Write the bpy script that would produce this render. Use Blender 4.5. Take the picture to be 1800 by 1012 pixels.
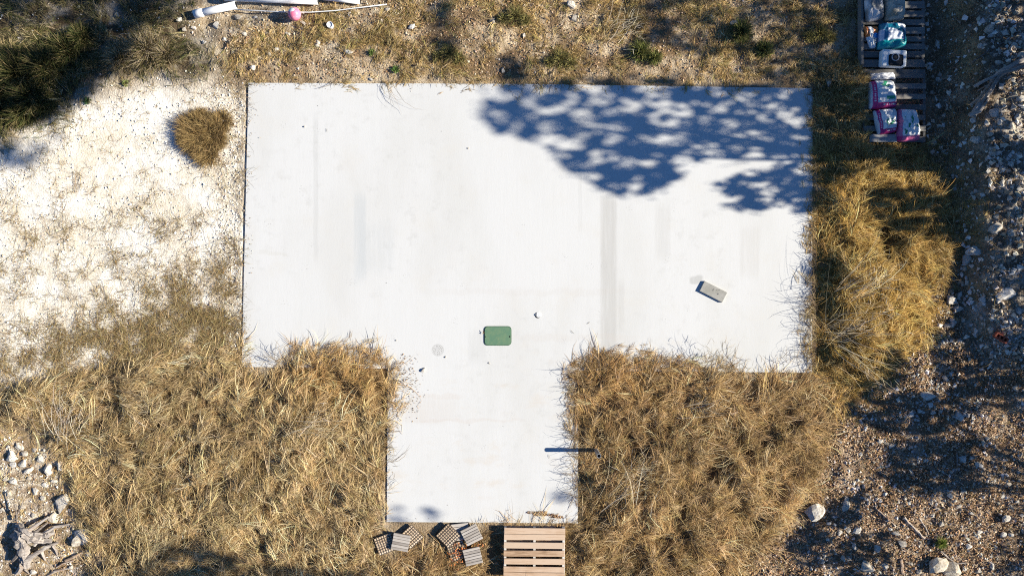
import bpy, bmesh, math
import numpy as np
from mathutils import Vector, Matrix

scene = bpy.context.scene
for o in list(bpy.data.objects):
    bpy.data.objects.remove(o)

# ------------------------------------------------------------------ camera, sky, sun, exposure
S = 0.0088            # metres per photo pixel at slab level
H = 10.56             # camera height above the slab
cam_d = bpy.data.cameras.new("camera")
cam = bpy.data.objects.new("camera", cam_d)
scene.collection.objects.link(cam)
cam.location = (0, 0, H)
cam.rotation_euler = (0, 0, 0)
cam_d.sensor_fit = 'HORIZONTAL'
cam_d.sensor_width = 36
cam_d.lens = 24
cam_d.clip_end = 500
scene.camera = cam

ELEV = math.radians(27)
LSH = 1 / math.tan(ELEV)      # shadow length per metre of height; sun stands over +X
world = bpy.data.worlds.new("World")
scene.world = world
world.use_nodes = True
wn = world.node_tree
wn.nodes.clear()
sky = wn.nodes.new('ShaderNodeTexSky')
sky.sky_type = 'NISHITA'
sky.sun_disc = False
sky.sun_elevation = ELEV
sky.sun_rotation = math.radians(90)
sky.altitude = 300
sky.air_density = 1.0
sky.dust_density = 0.0
sky.ozone_density = 10.0
bg = wn.nodes.new('ShaderNodeBackground')
bg.inputs['Strength'].default_value = 0.058
wo = wn.nodes.new('ShaderNodeOutputWorld')
wn.links.new(sky.outputs[0], bg.inputs[0])
wn.links.new(bg.outputs[0], wo.inputs[0])

sun_d = bpy.data.lights.new("sun", 'SUN')
sun_d.energy = 5.0
sun_d.angle = math.radians(0.53)
sun_d.color = (1.0, 0.94, 0.81)
sun = bpy.data.objects.new("sun", sun_d)
scene.collection.objects.link(sun)
sun.rotation_euler = (0, math.radians(90) - ELEV, 0)
sun.location = (20, 0, 12)

vs = scene.view_settings
vs.view_transform = 'Standard'
vs.look = 'None'
vs.exposure = 1.03
vs.gamma = 1.0
vs.use_curve_mapping = False
scene.render.engine = 'CYCLES'
scene.cycles.max_bounces = 6
scene.cycles.diffuse_bounces = 3
scene.cycles.use_denoising = False
scene.cycles.filter_width = 1.1
scene.cycles.sample_clamp_indirect = 4.0

# ------------------------------------------------------------------ helpers
rng = np.random.default_rng(7)
COL = scene.collection

def P(px, py, z=0.0):
    """world point of a photo pixel, for a thing at height z"""
    k = (H - z) / H
    return np.array([(px - 900) * S * k, (506 - py) * S * k, z])

_tabs = {}
def vnoise(x, y, seed=0):
    t = _tabs.get(seed)
    if t is None:
        t = np.random.default_rng(1000 + seed).random((256, 256))
        _tabs[seed] = t
    x = np.asarray(x, float); y = np.asarray(y, float)
    xi = np.floor(x).astype(int); yi = np.floor(y).astype(int)
    fx = x - xi; fy = y - yi
    fx = fx * fx * (3 - 2 * fx); fy = fy * fy * (3 - 2 * fy)
    x0 = xi & 255; x1 = (xi + 1) & 255; y0 = yi & 255; y1 = (yi + 1) & 255
    return (t[x0, y0] * (1 - fx) + t[x1, y0] * fx) * (1 - fy) + (t[x0, y1] * (1 - fx) + t[x1, y1] * fx) * fy

def fbm(x, y, seed=0, octv=3):
    s = 0; a = 1; tot = 0
    for i in range(octv):
        s = s + a * vnoise(x * 2 ** i + 17.3 * i, y * 2 ** i - 9.1 * i, seed + i); tot += a; a *= 0.5
    return s / tot            # 0..1

def sstep(a, b, x):
    t = np.clip((x - a) / (b - a), 0, 1)
    return t * t * (3 - 2 * t)

def inpoly(x, y, poly):
    x = np.asarray(x, float); y = np.asarray(y, float)
    r = np.zeros(x.shape, bool)
    n = len(poly)
    for i in range(n):
        x1, y1 = poly[i]; x2, y2 = poly[(i + 1) % n]
        if y1 == y2: continue
        c = ((y1 > y) != (y2 > y)) & (x < (x2 - x1) * (y - y1) / (y2 - y1) + x1)
        r ^= c
    return r

def link(o, parent=None):
    COL.objects.link(o)
    if parent is not None: o.parent = parent
    return o

def tag(o, label=None, cat=None, group=None, kind=None):
    if label: o['label'] = label
    if cat: o['category'] = cat
    if group: o['group'] = group
    if kind: o['kind'] = kind
    return o

def empty(name, loc, label, cat, group=None, rz=0.0):
    o = bpy.data.objects.new(name, None)
    o.empty_display_size = 0.1
    o.location = loc; o.rotation_euler = (0, 0, rz)
    link(o)
    return tag(o, label, cat, group)

def np_mesh(name, verts, groups, mat=None, attrs=None, smooth=False):
    """verts (N,3); groups: list of int arrays (M,k) of polygons"""
    me = bpy.data.meshes.new(name)
    verts = np.ascontiguousarray(verts, np.float32)
    groups = [g for g in groups if len(g)]
    loops = np.concatenate([g.ravel() for g in groups]).astype(np.int32)
    tot = np.concatenate([np.full(len(g), g.shape[1], np.int32) for g in groups])
    start = np.concatenate([[0], np.cumsum(tot)[:-1]]).astype(np.int32)
    me.vertices.add(len(verts)); me.vertices.foreach_set('co', verts.ravel())
    me.loops.add(len(loops)); me.loops.foreach_set('vertex_index', loops)
    me.polygons.add(len(tot)); me.polygons.foreach_set('loop_start', start)
    me.polygons.foreach_set('loop_total', tot)
    me.polygons.foreach_set('use_smooth', np.full(len(tot), bool(smooth)))
    for k, v in (attrs or {}).items():
        v = np.asarray(v, np.float32)
        if v.ndim == 1:
            a = me.attributes.new(k, 'FLOAT', 'POINT'); a.data.foreach_set('value', v)
        else:
            if v.shape[1] == 3: v = np.concatenate([v, np.ones((len(v), 1), np.float32)], 1)
            a = me.attributes.new(k, 'FLOAT_COLOR', 'POINT'); a.data.foreach_set('color', v.ravel())
    me.update(calc_edges=True)
    if mat: me.materials.append(mat)
    return me

def np_obj(name, verts, groups, mat=None, attrs=None, parent=None, smooth=False):
    return link(bpy.data.objects.new(name, np_mesh(name, verts, groups, mat, attrs, smooth)), parent)

def bm_obj(name, bm, mat, parent=None, smooth=False):
    me = bpy.data.meshes.new(name); bm.to_mesh(me); bm.free()
    if smooth:
        for p in me.polygons: p.use_smooth = True
    if mat: me.materials.append(mat)
    return link(bpy.data.objects.new(name, me), parent)

def bm_box(bm, c, s, rz=0.0, bev=0.0, jit=0.0):
    r = bmesh.ops.create_cube(bm, size=1.0)
    vs_ = r['verts']
    for v in vs_:
        v.co = Vector((v.co.x * s[0], v.co.y * s[1], v.co.z * s[2]))
        if jit: v.co += Vector(rng.uniform(-jit, jit, 3))
    bmesh.ops.rotate(bm, verts=vs_, cent=(0, 0, 0), matrix=Matrix.Rotation(rz, 3, 'Z'))
    bmesh.ops.translate(bm, verts=vs_, vec=c)
    if bev:
        es = list({e for v in vs_ for e in v.link_edges})
        bmesh.ops.bevel(bm, geom=es, offset=bev, segments=1, affect='EDGES')
    return vs_

def box_obj(name, c, s, mat, parent=None, rz=0.0, bev=0.0, jit=0.0):
    bm = bmesh.new(); bm_box(bm, c, s, rz, bev, jit)
    return bm_obj(name, bm, mat, parent)

def tube_arrays(pts, radii, sides=6, rough=0.0, seed=0, caps=True):
    pts = np.asarray(pts, float); radii = np.asarray(radii, float)
    n = len(pts)
    tang = np.gradient(pts, axis=0)
    tang /= np.linalg.norm(tang, axis=1, keepdims=True) + 1e-9
    ref = np.array([0, 0, 1.0]) if abs(tang[0, 2]) < 0.9 else np.array([1.0, 0, 0])
    a = np.cross(tang, ref); a /= np.linalg.norm(a, axis=1, keepdims=True) + 1e-9
    b = np.cross(tang, a)
    ang = np.linspace(0, 2 * math.pi, sides, endpoint=False)
    r = np.random.default_rng(seed)
    rr = radii[:, None] * (1 + rough * (r.random(sides)[None, :] - 0.5) * 1.6 + rough * (r.random((n, sides)) - 0.5) * 0.7)
    v = pts[:, None, :] + rr[..., None] * (np.cos(ang)[None, :, None] * a[:, None, :] + np.sin(ang)[None, :, None] * b[:, None, :])
    v = v.reshape(-1, 3)
    q = []
    for i in range(n - 1):
        for j in range(sides):
            k = (j + 1) % sides
            q.append((i * sides + j, i * sides + k, (i + 1) * sides + k, (i + 1) * sides + j))
    t = []
    if caps:
        v = np.concatenate([v, pts[:1], pts[-1:]])
        for j in range(sides):
            k = (j + 1) % sides
            t.append((n * sides, k, j)); t.append((n * sides + 1, (n - 1) * sides + j, (n - 1) * sides + k))
    return v, np.array(q, int).reshape(-1, 4), np.array(t, int).reshape(-1, 3)

class Acc:
    """collects arrays for one mesh"""
    def __init__(s): s.v = []; s.q = []; s.t = []; s.n = 0; s.a = {}
    def add(s, v, q=None, t=None, **attrs):
        s.v.append(v)
        if q is not None and len(q): s.q.append(q + s.n)
        if t is not None and len(t): s.t.append(t + s.n)
        for k, x in attrs.items():
            x = np.asarray(x, np.float32)
            if x.ndim == 0: x = np.full(len(v), x)
            s.a.setdefault(k, []).append(x)
        s.n += len(v)
    def tube(s, pts, radii, sides=6, rough=0.0, seed=0, **kw):
        v, q, t = tube_arrays(pts, radii, sides, rough, seed); s.add(v, q, t, **kw)
    def obj(s, name, mat, parent=None, smooth=False):
        g = []
        if s.q: g.append(np.concatenate(s.q))
        if s.t: g.append(np.concatenate(s.t))
        return np_obj(name, np.concatenate(s.v), g, mat, {k: np.concatenate(v) for k, v in s.a.items()}, parent, smooth)

# ------------------------------------------------------------------ materials
class NT:
    def __init__(s, name):
        s.m = bpy.data.materials.new(name); s.m.use_nodes = True
        s.t = s.m.node_tree; s.t.nodes.clear()
        s.out = s.n('ShaderNodeOutputMaterial')
    def n(s, typ, **kw):
        x = s.t.nodes.new(typ)
        for k, v in kw.items(): setattr(x, k, v)
        return x
    def l(s, a, b): s.t.links.new(a, b)
    def put(s, sock, v):
        if hasattr(v, 'links') or isinstance(v, bpy.types.NodeSocket): s.l(v, sock)
        else:
            if isinstance(v, (tuple, list)) and len(v) == 3 and sock.type == 'RGBA': v = (*v, 1)
            sock.default_value = v
    def math(s, op, a, b=0.0, c=0.0, clamp=False):
        x = s.n('ShaderNodeMath', operation=op, use_clamp=clamp)
        s.put(x.inputs[0], a); s.put(x.inputs[1], b); s.put(x.inputs[2], c)
        return x.outputs[0]
    def mix(s, f, a, b, mode='MIX'):
        x = s.n('ShaderNodeMix', data_type='RGBA', blend_type=mode)
        s.put(x.inputs['Factor'], f)
        s.put([i for i in x.inputs if i.name == 'A' and i.type == 'RGBA'][0], a)
        s.put([i for i in x.inputs if i.name == 'B' and i.type == 'RGBA'][0], b)
        return [o for o in x.outputs if o.type == 'RGBA'][0]
    def ramp(s, f, stops, interp='LINEAR'):
        x = s.n('ShaderNodeValToRGB'); x.color_ramp.interpolation = interp
        e = x.color_ramp.elements
        while len(e) < len(stops): e.new(0.5)
        for i, (p, c) in enumerate(stops):
            e[i].position = p; e[i].color = (*c, 1) if len(c) == 3 else c
        s.put(x.inputs[0], f); return x.outputs[0]
    def mrange(s, v, a, b, c=0.0, d=1.0, smooth=True):
        x = s.n('ShaderNodeMapRange', interpolation_type='SMOOTHSTEP' if smooth else 'LINEAR')
        s.put(x.inputs[0], v); s.put(x.inputs[1], a); s.put(x.inputs[2], b); s.put(x.inputs[3], c); s.put(x.inputs[4], d)
        return x.outputs[0]
    def coord(s, kind='Object', scale=(1, 1, 1), loc=(0, 0, 0), rot=(0, 0, 0)):
        c = s.n('ShaderNodeTexCoord')
        m = s.n('ShaderNodeMapping')
        m.inputs['Scale'].default_value = scale; m.inputs['Location'].default_value = loc; m.inputs['Rotation'].default_value = rot
        s.l(c.outputs[kind], m.inputs['Vector']); return m.outputs[0]
    def wpos(s, scale=(1, 1, 1)):
        g = s.n('ShaderNodeNewGeometry'); m = s.n('ShaderNodeMapping')
        m.inputs['Scale'].default_value = scale
        s.l(g.outputs['Position'], m.inputs['Vector']); return m.outputs[0]
    def noise(s, vec, scale, detail=3, rough=0.55):
        x = s.n('ShaderNodeTexNoise'); s.l(vec, x.inputs['Vector'])
        x.inputs['Scale'].default_value = scale; x.inputs['Detail'].default_value = detail; x.inputs['Roughness'].default_value = rough
        return x.outputs[0]
    def voro(s, vec, scale, feature='F1', rnd=1.0):
        x = s.n('ShaderNodeTexVoronoi', feature=feature); s.l(vec, x.inputs['Vector'])
        x.inputs['Scale'].default_value = scale; x.inputs['Randomness'].default_value = rnd
        return x
    def attr(s, name, out='Fac'):
        x = s.n('ShaderNodeAttribute', attribute_name=name); return x.outputs[out]
    def rand(s): return s.n('ShaderNodeObjectInfo').outputs['Random']
    def sep(s, v):
        x = s.n('ShaderNodeSeparateXYZ'); s.l(v, x.inputs[0]); return x.outputs
    def bump(s, h, strength=0.5, dist=0.01):
        x = s.n('ShaderNodeBump'); x.inputs['Strength'].default_value = strength; x.inputs['Distance'].default_value = dist
        s.l(h, x.inputs['Height']); return x.outputs[0]
    def bsdf(s, color, rough=0.8, spec=0.3, metal=0.0, normal=None):
        b = s.n('ShaderNodeBsdfPrincipled')
        s.put(b.inputs['Base Color'], color); s.put(b.inputs['Roughness'], rough)
        b.inputs['Specular IOR Level'].default_value = spec; b.inputs['Metallic'].default_value = metal
        if normal is not None: s.l(normal, b.inputs['Normal'])
        s.l(b.outputs[0], s.out.inputs[0]); return s.m
    def leafy(s, color, trans=0.3):
        d = s.n('ShaderNodeBsdfDiffuse'); t = s.n('ShaderNodeBsdfTranslucent'); m = s.n('ShaderNodeMixShader')
        s.put(d.inputs[0], color); s.put(t.inputs[0], color); m.inputs[0].default_value = trans
        s.l(d.outputs[0], m.inputs[1]); s.l(t.outputs[0], m.inputs[2]); s.l(m.outputs[0], s.out.inputs[0]); return s.m

def simple_mat(name, c, rough=0.7, var=0.15, nscale=30, spec=0.3, metal=0.0, bump=0.3):
    n = NT(name); v = n.coord()
    f = n.noise(v, nscale, 4)
    dark = tuple(x * (1 - var) for x in c); lite = tuple(min(1, x * (1 + var)) for x in c)
    return n.bsdf(n.mix(n.mrange(f, 0.3, 0.7), dark, lite), rough, spec, metal, n.bump(f, bump, 0.004))

M = {}
# blade and leaf colours come from a per-blade colour attribute
n = NT('dry_grass'); M['grass'] = n.leafy(n.attr('tone', 'Color'), 0.15)
n = NT('leaf'); M['leaf'] = n.leafy(n.attr('tone', 'Color'), 0.25)
n = NT('litter'); M['litter'] = n.bsdf(n.attr('tone', 'Color'), 0.8, 0.2)
n = NT('pebble'); v = n.wpos(); M['pebble'] = n.bsdf(n.mix(n.noise(v, 60), n.attr('tone', 'Color'), (0.5, 0.5, 0.5), 'OVERLAY'), 0.9, 0.15)

# ground: region colour attribute with grain and pebble relief
n = NT('ground_soil'); v = n.wpos()
base = n.attr('tone', 'Color')
lum = n.sep(base)[1]; kk = n.mrange(lum, 0.45, 0.72, 1.0, 0.42)
f1 = n.noise(v, 9, 6, 0.65); f2 = n.noise(v, 70, 4, 0.7)
c = n.mix(n.mrange(f1, 0.3, 0.6), n.mix(1.0, base, (0.80, 0.77, 0.72), 'MULTIPLY'), base)
c = n.mix(n.math('MULTIPLY', kk, n.mrange(f2, 0.33, 0.5, 0.55, 0.0)), c, n.mix(1.0, base, (0.55, 0.45, 0.34), 'MULTIPLY'))
vo = n.voro(v, 38); vd = vo.outputs['Distance']
c = n.mix(n.math('MULTIPLY', kk, n.mrange(vd, 0.5, 0.72, 0.0, 0.4)), c, n.mix(1.0, base, (0.5, 0.4, 0.3), 'MULTIPLY'))
hh = n.math('ADD', n.math('MULTIPLY', f2, 0.7), n.math('SUBTRACT', 1.0, vd))
M['ground'] = n.bsdf(c, 0.95, 0.1, 0.0, n.bump(n.math('MULTIPLY', hh, n.math('ADD', kk, 0.1)), 0.55, 0.012))

# concrete slab: broom streaks along Y, drag bands, blotches, specks, round speckled mark
n = NT('slab_concrete'); v = n.wpos()
xyz = n.sep(v)
col = (0.80, 0.80, 0.785)
st = n.noise(n.wpos((1, 0.04, 1)), 26, 4, 0.6)
c = n.mix(n.mrange(st, 0.3, 0.75, 0.0, 0.28), col, (0.73, 0.735, 0.725))
big = n.noise(n.wpos((1, 0.35, 1)), 0.9, 4, 0.55)
c = n.mix(n.mrange(big, 0.42, 0.7, 0.0, 0.7), c, (0.72, 0.715, 0.685))
big2 = n.noise(v, 1.7, 4, 0.6)
c = n.mix(n.mrange(big2, 0.5, 0.74, 0.0, 0.42), c, (0.76, 0.735, 0.68))
mot = n.noise(v, 5.5, 6, 0.68); mot2 = n.noise(n.wpos((1.0, 0.5, 1)), 0.55, 3, 0.5)
c = n.mix(n.math('MULTIPLY', n.mrange(mot, 0.5, 0.72, 0.0, 0.55), n.mrange(mot2, 0.42, 0.62)), c, (0.66, 0.655, 0.63))
warm = n.noise(n.wpos((0.5, 1.0, 1)), 2.2, 5, 0.65)
c = n.mix(n.math('MULTIPLY', n.mrange(warm, 0.54, 0.72, 0.0, 0.5), n.mrange(xyz[1], -0.4, -1.2)), c, (0.74, 0.66, 0.56))
wob = n.math('MULTIPLY', n.math('SUBTRACT', n.noise(v, 3.0), 0.5), 0.10)
for (px, hw, y0, y1, stg, cc) in ((1070, 13, 330, 640, 0.75, (0.60, 0.59, 0.56)), (633, 10, 330, 505, 0.55, (0.62, 0.65, 0.66)), (660, 30, 380, 490, 0.35, (0.64, 0.66, 0.66)),
                                  (1165, 12, 345, 470, 0.35, (0.62, 0.61, 0.58)), (1318, 16, 385, 500, 0.35, (0.64, 0.62, 0.58)), (555, 4, 190, 470, 0.35, (0.6, 0.6, 0.58)),
                                  (1092, 5, 480, 600, 0.35, (0.6, 0.59, 0.56)), (838, 14, 570, 650, 0.3, (0.6, 0.6, 0.58)), (740, 60, 690, 750, 0.22, (0.66, 0.58, 0.5)), (1010, 100, 585, 600, 0.2, (0.68, 0.62, 0.56)),
                                  (1224, 10, 482, 498, 0.8, (0.55, 0.55, 0.53)), (935, 170, 505, 520, 0.14, (0.66, 0.60, 0.54)), (820, 90, 735, 742, 0.22, (0.68, 0.58, 0.5)), (770, 40, 690, 702, 0.2, (0.68, 0.58, 0.5)), (1020, 3, 290, 420, 0.25, (0.6, 0.6, 0.58)), (480, 25, 440, 450, 0.25, (0.62, 0.6, 0.52))):
    x0 = (px - 900) * S
    dx = n.math('ABSOLUTE', n.math('SUBTRACT', n.math('ADD', xyz[0], n.math('MULTIPLY', wob, 0.35)), x0))
    mx = n.mrange(dx, hw * S * 0.75, hw * S * 1.35, 1.0, 0.0)
    ya = (506 - y1) * S; yb = (506 - y0) * S
    yy = n.math('ADD', xyz[1], n.math('MULTIPLY', wob, 2.0))
    soft = min(0.25, (yb - ya) * 0.3)
    my = n.math('MULTIPLY', n.mrange(yy, ya, ya + soft), n.mrange(yy, yb - soft, yb, 1.0, 0.0))
    br = n.mrange(st, 0.2, 0.6, 0.4, 1.0)
    c = n.mix(n.math('MULTIPLY', n.math('MULTIPLY', n.math('MULTIPLY', mx, my), stg), br), c, cc)
# paw-print like speck groups and single specks
sp = n.voro(v, 2.4); near = n.mrange(sp.outputs['Distance'], 0.10, 0.2, 1.0, 0.0)
fine = n.mrange(n.noise(v, 55, 2), 0.60, 0.68)
c = n.mix(n.math('MULTIPLY', n.math('MULTIPLY', near, fine), 0.8), c, (0.40, 0.39, 0.37))
sp2 = n.voro(v, 3.1); dot = n.mrange(sp2.outputs['Distance'], 0.016, 0.03, 1.0, 0.0)
rs = n.sep(sp2.outputs['Color'])
c = n.mix(n.math('MULTIPLY', n.math('MULTIPLY', dot, n.math('GREATER_THAN', rs[0], 0.45)), 0.8), c, (0.16, 0.15, 0.14))
# round speckled mark left on the slab
cx_, cy_, _ = P(769.5, 615)
ddx = n.math('SUBTRACT', xyz[0], cx_); ddy = n.math('SUBTRACT', xyz[1], cy_)
rr_ = n.math('SQRT', n.math('ADD', n.math('MULTIPLY', ddx, ddx), n.math('MULTIPLY', ddy, ddy)))
ins = n.mrange(rr_, 0.078, 0.092, 1.0, 0.0)
mk = n.math('GREATER_THAN', n.noise(v, 95, 2, 0.6), 0.53)
ring = n.math('MULTIPLY', n.mrange(rr_, 0.082, 0.087), n.mrange(rr_, 0.092, 0.097, 1.0, 0.0))
c = n.mix(n.math('MULTIPLY', n.math('MULTIPLY', ins, mk), 0.75), c, (0.24, 0.23, 0.21))
c = n.mix(n.math('MULTIPLY', ring, 0.35), c, (0.4, 0.4, 0.38))
hb = n.math('ADD', n.noise(n.wpos((1, 0.05, 1)), 160, 2), n.noise(v, 40, 4))
c = n.mix(1.0, c, (0.765, 0.76, 0.755), 'MULTIPLY')
M['slab'] = n.bsdf(c, 0.75, 0.25, 0.0, n.bump(hb, 0.12, 0.004))

# limestone rock
n = NT('limestone'); v = n.coord(); r_ = n.rand()
f = n.noise(v, 9, 6, 0.65); f2 = n.noise(v, 40, 4, 0.6)
bc = n.ramp(r_, [(0.0, (0.50, 0.45, 0.38)), (0.35, (0.70, 0.67, 0.61)), (0.7, (0.58, 0.51, 0.41)), (1.0, (0.76, 0.74, 0.70))])
c = n.mix(n.mrange(f, 0.42, 0.68), bc, n.mix(1.0, bc, (0.62, 0.55, 0.46), 'MULTIPLY'))
c = n.mix(n.mrange(f2, 0.55, 0.7, 0, 0.5), c, n.mix(1.0, bc, (0.4, 0.36, 0.32), 'MULTIPLY'))
M['rock'] = n.bsdf(c, 0.9, 0.15, 0.0, n.bump(n.math('ADD', f, n.math('MULTIPLY', f2, 0.4)), 0.7, 0.02))

def wood(name, stops, axis=0, rough=0.85):
    n = NT(name)
    sc = [18, 18, 18]; sc[axis] = 1.2
    v = n.coord('Object', tuple(sc)); g = n.noise(v, 3.2, 5, 0.65)
    r_ = n.rand(); b = n.noise(n.coord(), 4, 3)
    t = n.math('ADD', n.math('MULTIPLY', g, 0.5), n.math('ADD', n.math('MULTIPLY', r_, 0.3), n.math('MULTIPLY', b, 0.3)))
    c = n.ramp(n.math('SUBTRACT', t, 0.05), stops)
    return n.bsdf(c, rough, 0.2, 0.0, n.bump(g, 0.5, 0.006))
M['pallet_new'] = wood('pallet_wood', [(0.26, (0.22, 0.13, 0.07)), (0.38, (0.46, 0.31, 0.20)), (0.55, (0.58, 0.43, 0.31)), (0.68, (0.53, 0.40, 0.29)), (0.85, (0.56, 0.50, 0.43))])
M['pallet_edge'] = wood('pallet_edge_wood', [(0.25, (0.36, 0.33, 0.29)), (0.5, (0.55, 0.52, 0.48)), (0.8, (0.68, 0.66, 0.62))], 1)
M['pallet_grey'] = wood('grey_pallet_wood', [(0.25, (0.08, 0.075, 0.07)), (0.5, (0.17, 0.16, 0.145)), (0.8, (0.32, 0.29, 0.25))])
M['slat'] = wood('weathered_slat_wood', [(0.25, (0.20, 0.17, 0.15)), (0.45, (0.36, 0.32, 0.28)), (0.6, (0.47, 0.43, 0.39)), (0.85, (0.40, 0.29, 0.17))])
M['driftwood'] = wood('driftwood', [(0.3, (0.10, 0.08, 0.065)), (0.42, (0.26, 0.22, 0.19)), (0.55, (0.40, 0.36, 0.32)), (0.68, (0.30, 0.20, 0.13)), (0.85, (0.46, 0.42, 0.38))])
M['bark'] = wood('bark', [(0.25, (0.05, 0.04, 0.03)), (0.5, (0.12, 0.09, 0.07)), (0.8, (0.22, 0.18, 0.15))], 2)
M['lattice'] = simple_mat('lattice_plastic', (0.10, 0.075, 0.055), 0.7, 0.4)
M['lattice_wood'] = wood('tile_underside_wood', [(0.25, (0.36, 0.25, 0.15)), (0.5, (0.60, 0.46, 0.32)), (0.8, (0.70, 0.58, 0.44))])
M['pvc'] = simple_mat('white_pvc', (0.80, 0.80, 0.79), 0.35, 0.06, 8, 0.4, 0, 0.05)
M['hose'] = simple_mat('white_hose', (0.72, 0.72, 0.70), 0.5, 0.08, 20)
M['steel'] = simple_mat('galvanised_steel', (0.38, 0.39, 0.40), 0.45, 0.25, 60, 0.5, 0.6, 0.1)
M['hole_shade'] = simple_mat('painted_hole_shade', (0.012, 0.012, 0.012), 0.9, 0.2)  # near-black colour standing in for shade inside holes and gaps
M['lid_green'] = None
n = NT('green_lid_plastic'); v = n.coord(); f = n.noise(v, 14, 5)
c = n.mix(n.mrange(f, 0.35, 0.7), (0.105, 0.20, 0.125), (0.14, 0.225, 0.13))
c = n.mix(n.mrange(n.noise(v, 60, 3), 0.62, 0.72, 0, 0.5), c, (0.30, 0.28, 0.16))
M['lid_green'] = n.bsdf(c, 0.55, 0.35, 0, n.bump(n.noise(v, 120, 2), 0.2, 0.002))
M['lid_rim'] = simple_mat('green_lid_rim', (0.07, 0.13, 0.085), 0.6, 0.2)
M['brick'] = simple_mat('red_brick', (0.34, 0.085, 0.045), 0.85, 0.35, 25)
n = NT('grey_block'); v = n.coord(); f = n.noise(v, 12, 5); f2 = n.noise(v, 90, 3)
c = n.mix(n.mrange(f, 0.35, 0.7), (0.30, 0.29, 0.255), (0.37, 0.355, 0.32))
c = n.mix(n.mrange(f2, 0.6, 0.7, 0, 0.5), c, (0.25, 0.23, 0.21))
M['block'] = n.bsdf(c, 0.9, 0.15, 0, n.bump(f2, 0.5, 0.003))
n = NT('pink_ball'); v = n.coord(); q = n.sep(v); f = n.noise(v, 16, 4)
c = n.mix(n.mrange(f, 0.35, 0.65), (0.72, 0.16, 0.27), (0.80, 0.26, 0.36))
c = n.mix(n.mrange(n.noise(v, 45, 3), 0.58, 0.66, 0, 0.6), c, (0.82, 0.50, 0.55))
ex = n.math('DIVIDE', n.math('SUBTRACT', q[0], -0.022), 0.052); ey = n.math('DIVIDE', n.math('SUBTRACT', q[1], 0.035), 0.035)
e2 = n.math('ADD', n.math('MULTIPLY', ex, ex), n.math('MULTIPLY', ey, ey))
c = n.mix(n.math('MULTIPLY', n.mrange(e2, 0.9, 1.05, 1.0, 0.0), n.math('GREATER_THAN', q[2], 0.0)), c, (0.78, 0.80, 0.80))
M['ball'] = n.bsdf(c, 0.45, 0.4, 0, n.bump(n.noise(v, 40, 3), 0.2, 0.004))
n = NT('printed_plastic'); M['print'] = n.bsdf(n.attr('tone', 'Color'), 0.38, 0.4, 0, n.bump(n.noise(n.coord(), 22, 4), 0.35, 0.012))
M['white_box'] = simple_mat('white_enamel', (0.76, 0.78, 0.78), 0.35, 0.05, 10)
M['black_plastic'] = simple_mat('black_plastic', (0.018, 0.018, 0.02), 0.4, 0.3, 20)
M['grey_metal'] = simple_mat('grey_metal', (0.42, 0.43, 0.45), 0.35, 0.1, 20, 0.5, 0.4)
M['board'] = wood('weathered_board', [(0.25, (0.30, 0.29, 0.27)), (0.5, (0.47, 0.45, 0.41)), (0.8, (0.58, 0.56, 0.52))])

# ------------------------------------------------------------------ region masks on a pixel-like plan grid
GX0, GY0, GC = -500, -400, 4
gx = np.arange(GX0, 2300, GC); gy = np.arange(GY0, 1412, GC)
GXX, GYY = np.meshgrid(gx, gy, indexing='ij')

def blur(a, r):
    if r <= 0: return a
    for _ in range(2):
        for ax in (0, 1):
            p = np.pad(a, [(r + 1, r) if k == ax else (0, 0) for k in (0, 1)], mode='edge')
            c = np.cumsum(p, axis=ax)
            n_ = a.shape[ax]
            a = (np.take(c, range(2 * r + 1, 2 * r + 1 + n_), ax) - np.take(c, range(0, n_), ax)) / (2 * r + 1)
    return a

def mask(poly, warp=12, soft=2, seed=1):
    wx = (fbm(GXX / 45, GYY / 45, seed, 3) - 0.5) * 2 * warp
    wy = (fbm(GXX / 45, GYY / 45, seed + 7, 3) - 0.5) * 2 * warp
    return blur(inpoly(GXX + wx, GYY + wy, poly).astype(float), soft)

def samp(m, px, py):
    i = np.clip(((px - GX0) / GC).astype(int), 0, m.shape[0] - 1)
    j = np.clip(((py - GY0) / GC).astype(int), 0, m.shape[1] - 1)
    return m[i, j]

SLAB = [(436, 145.5), (932, 147.5), (1429, 155), (1428, 655), (1017, 651), (1016, 919.5), (679, 917), (681, 648), (424, 644.5)]
slab_w = np.array([P(*p)[:2] for p in SLAB])
def on_slab(px, py, grow=0.0):
    return inpoly(px, py, SLAB)

m_BL = mask([(-300, 720), (20, 690), (70, 668), (150, 652), (240, 630), (330, 612), (424, 600), (424, 664), (470, 664), (494, 636), (524, 616), (580, 609), (645, 612), (686, 634), (702, 675), (698, 730), (684, 768), (672, 800), (671, 925), (690, 1012), (690, 1300), (260, 1300), (170, 1012), (150, 930), (125, 860), (95, 790), (40, 745), (0, 740), (-300, 760)], 8, 2, 11)
m_BR = mask([(992, 670), (1008, 638), (1046, 620), (1110, 624), (1180, 634), (1230, 634), (1280, 648), (1320, 664), (1428, 670), (1470, 690), (1480, 720), (1445, 760), (1430, 850), (1365, 920), (1310, 1000), (1200, 1300), (700, 1300), (690, 990), (700, 960), (885, 925), (1019, 925), (1014, 800), (1000, 730)], 8, 2, 12)
m_R = mask([(1438, 262), (1600, 270), (1650, 330), (1655, 420), (1625, 500), (1620, 560), (1560, 640), (1510, 690), (1470, 700), (1438, 668)], 20, 4, 13)
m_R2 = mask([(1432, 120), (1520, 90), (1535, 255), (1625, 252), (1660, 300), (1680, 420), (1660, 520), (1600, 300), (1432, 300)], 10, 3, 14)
m_top = mask([(395, 60), (560, 20), (700, -300), (1520, -300), (1515, 250), (1432, 250), (1432, 150), (932, 141), (430, 138), (400, 130)], 14, 3, 15)
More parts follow.
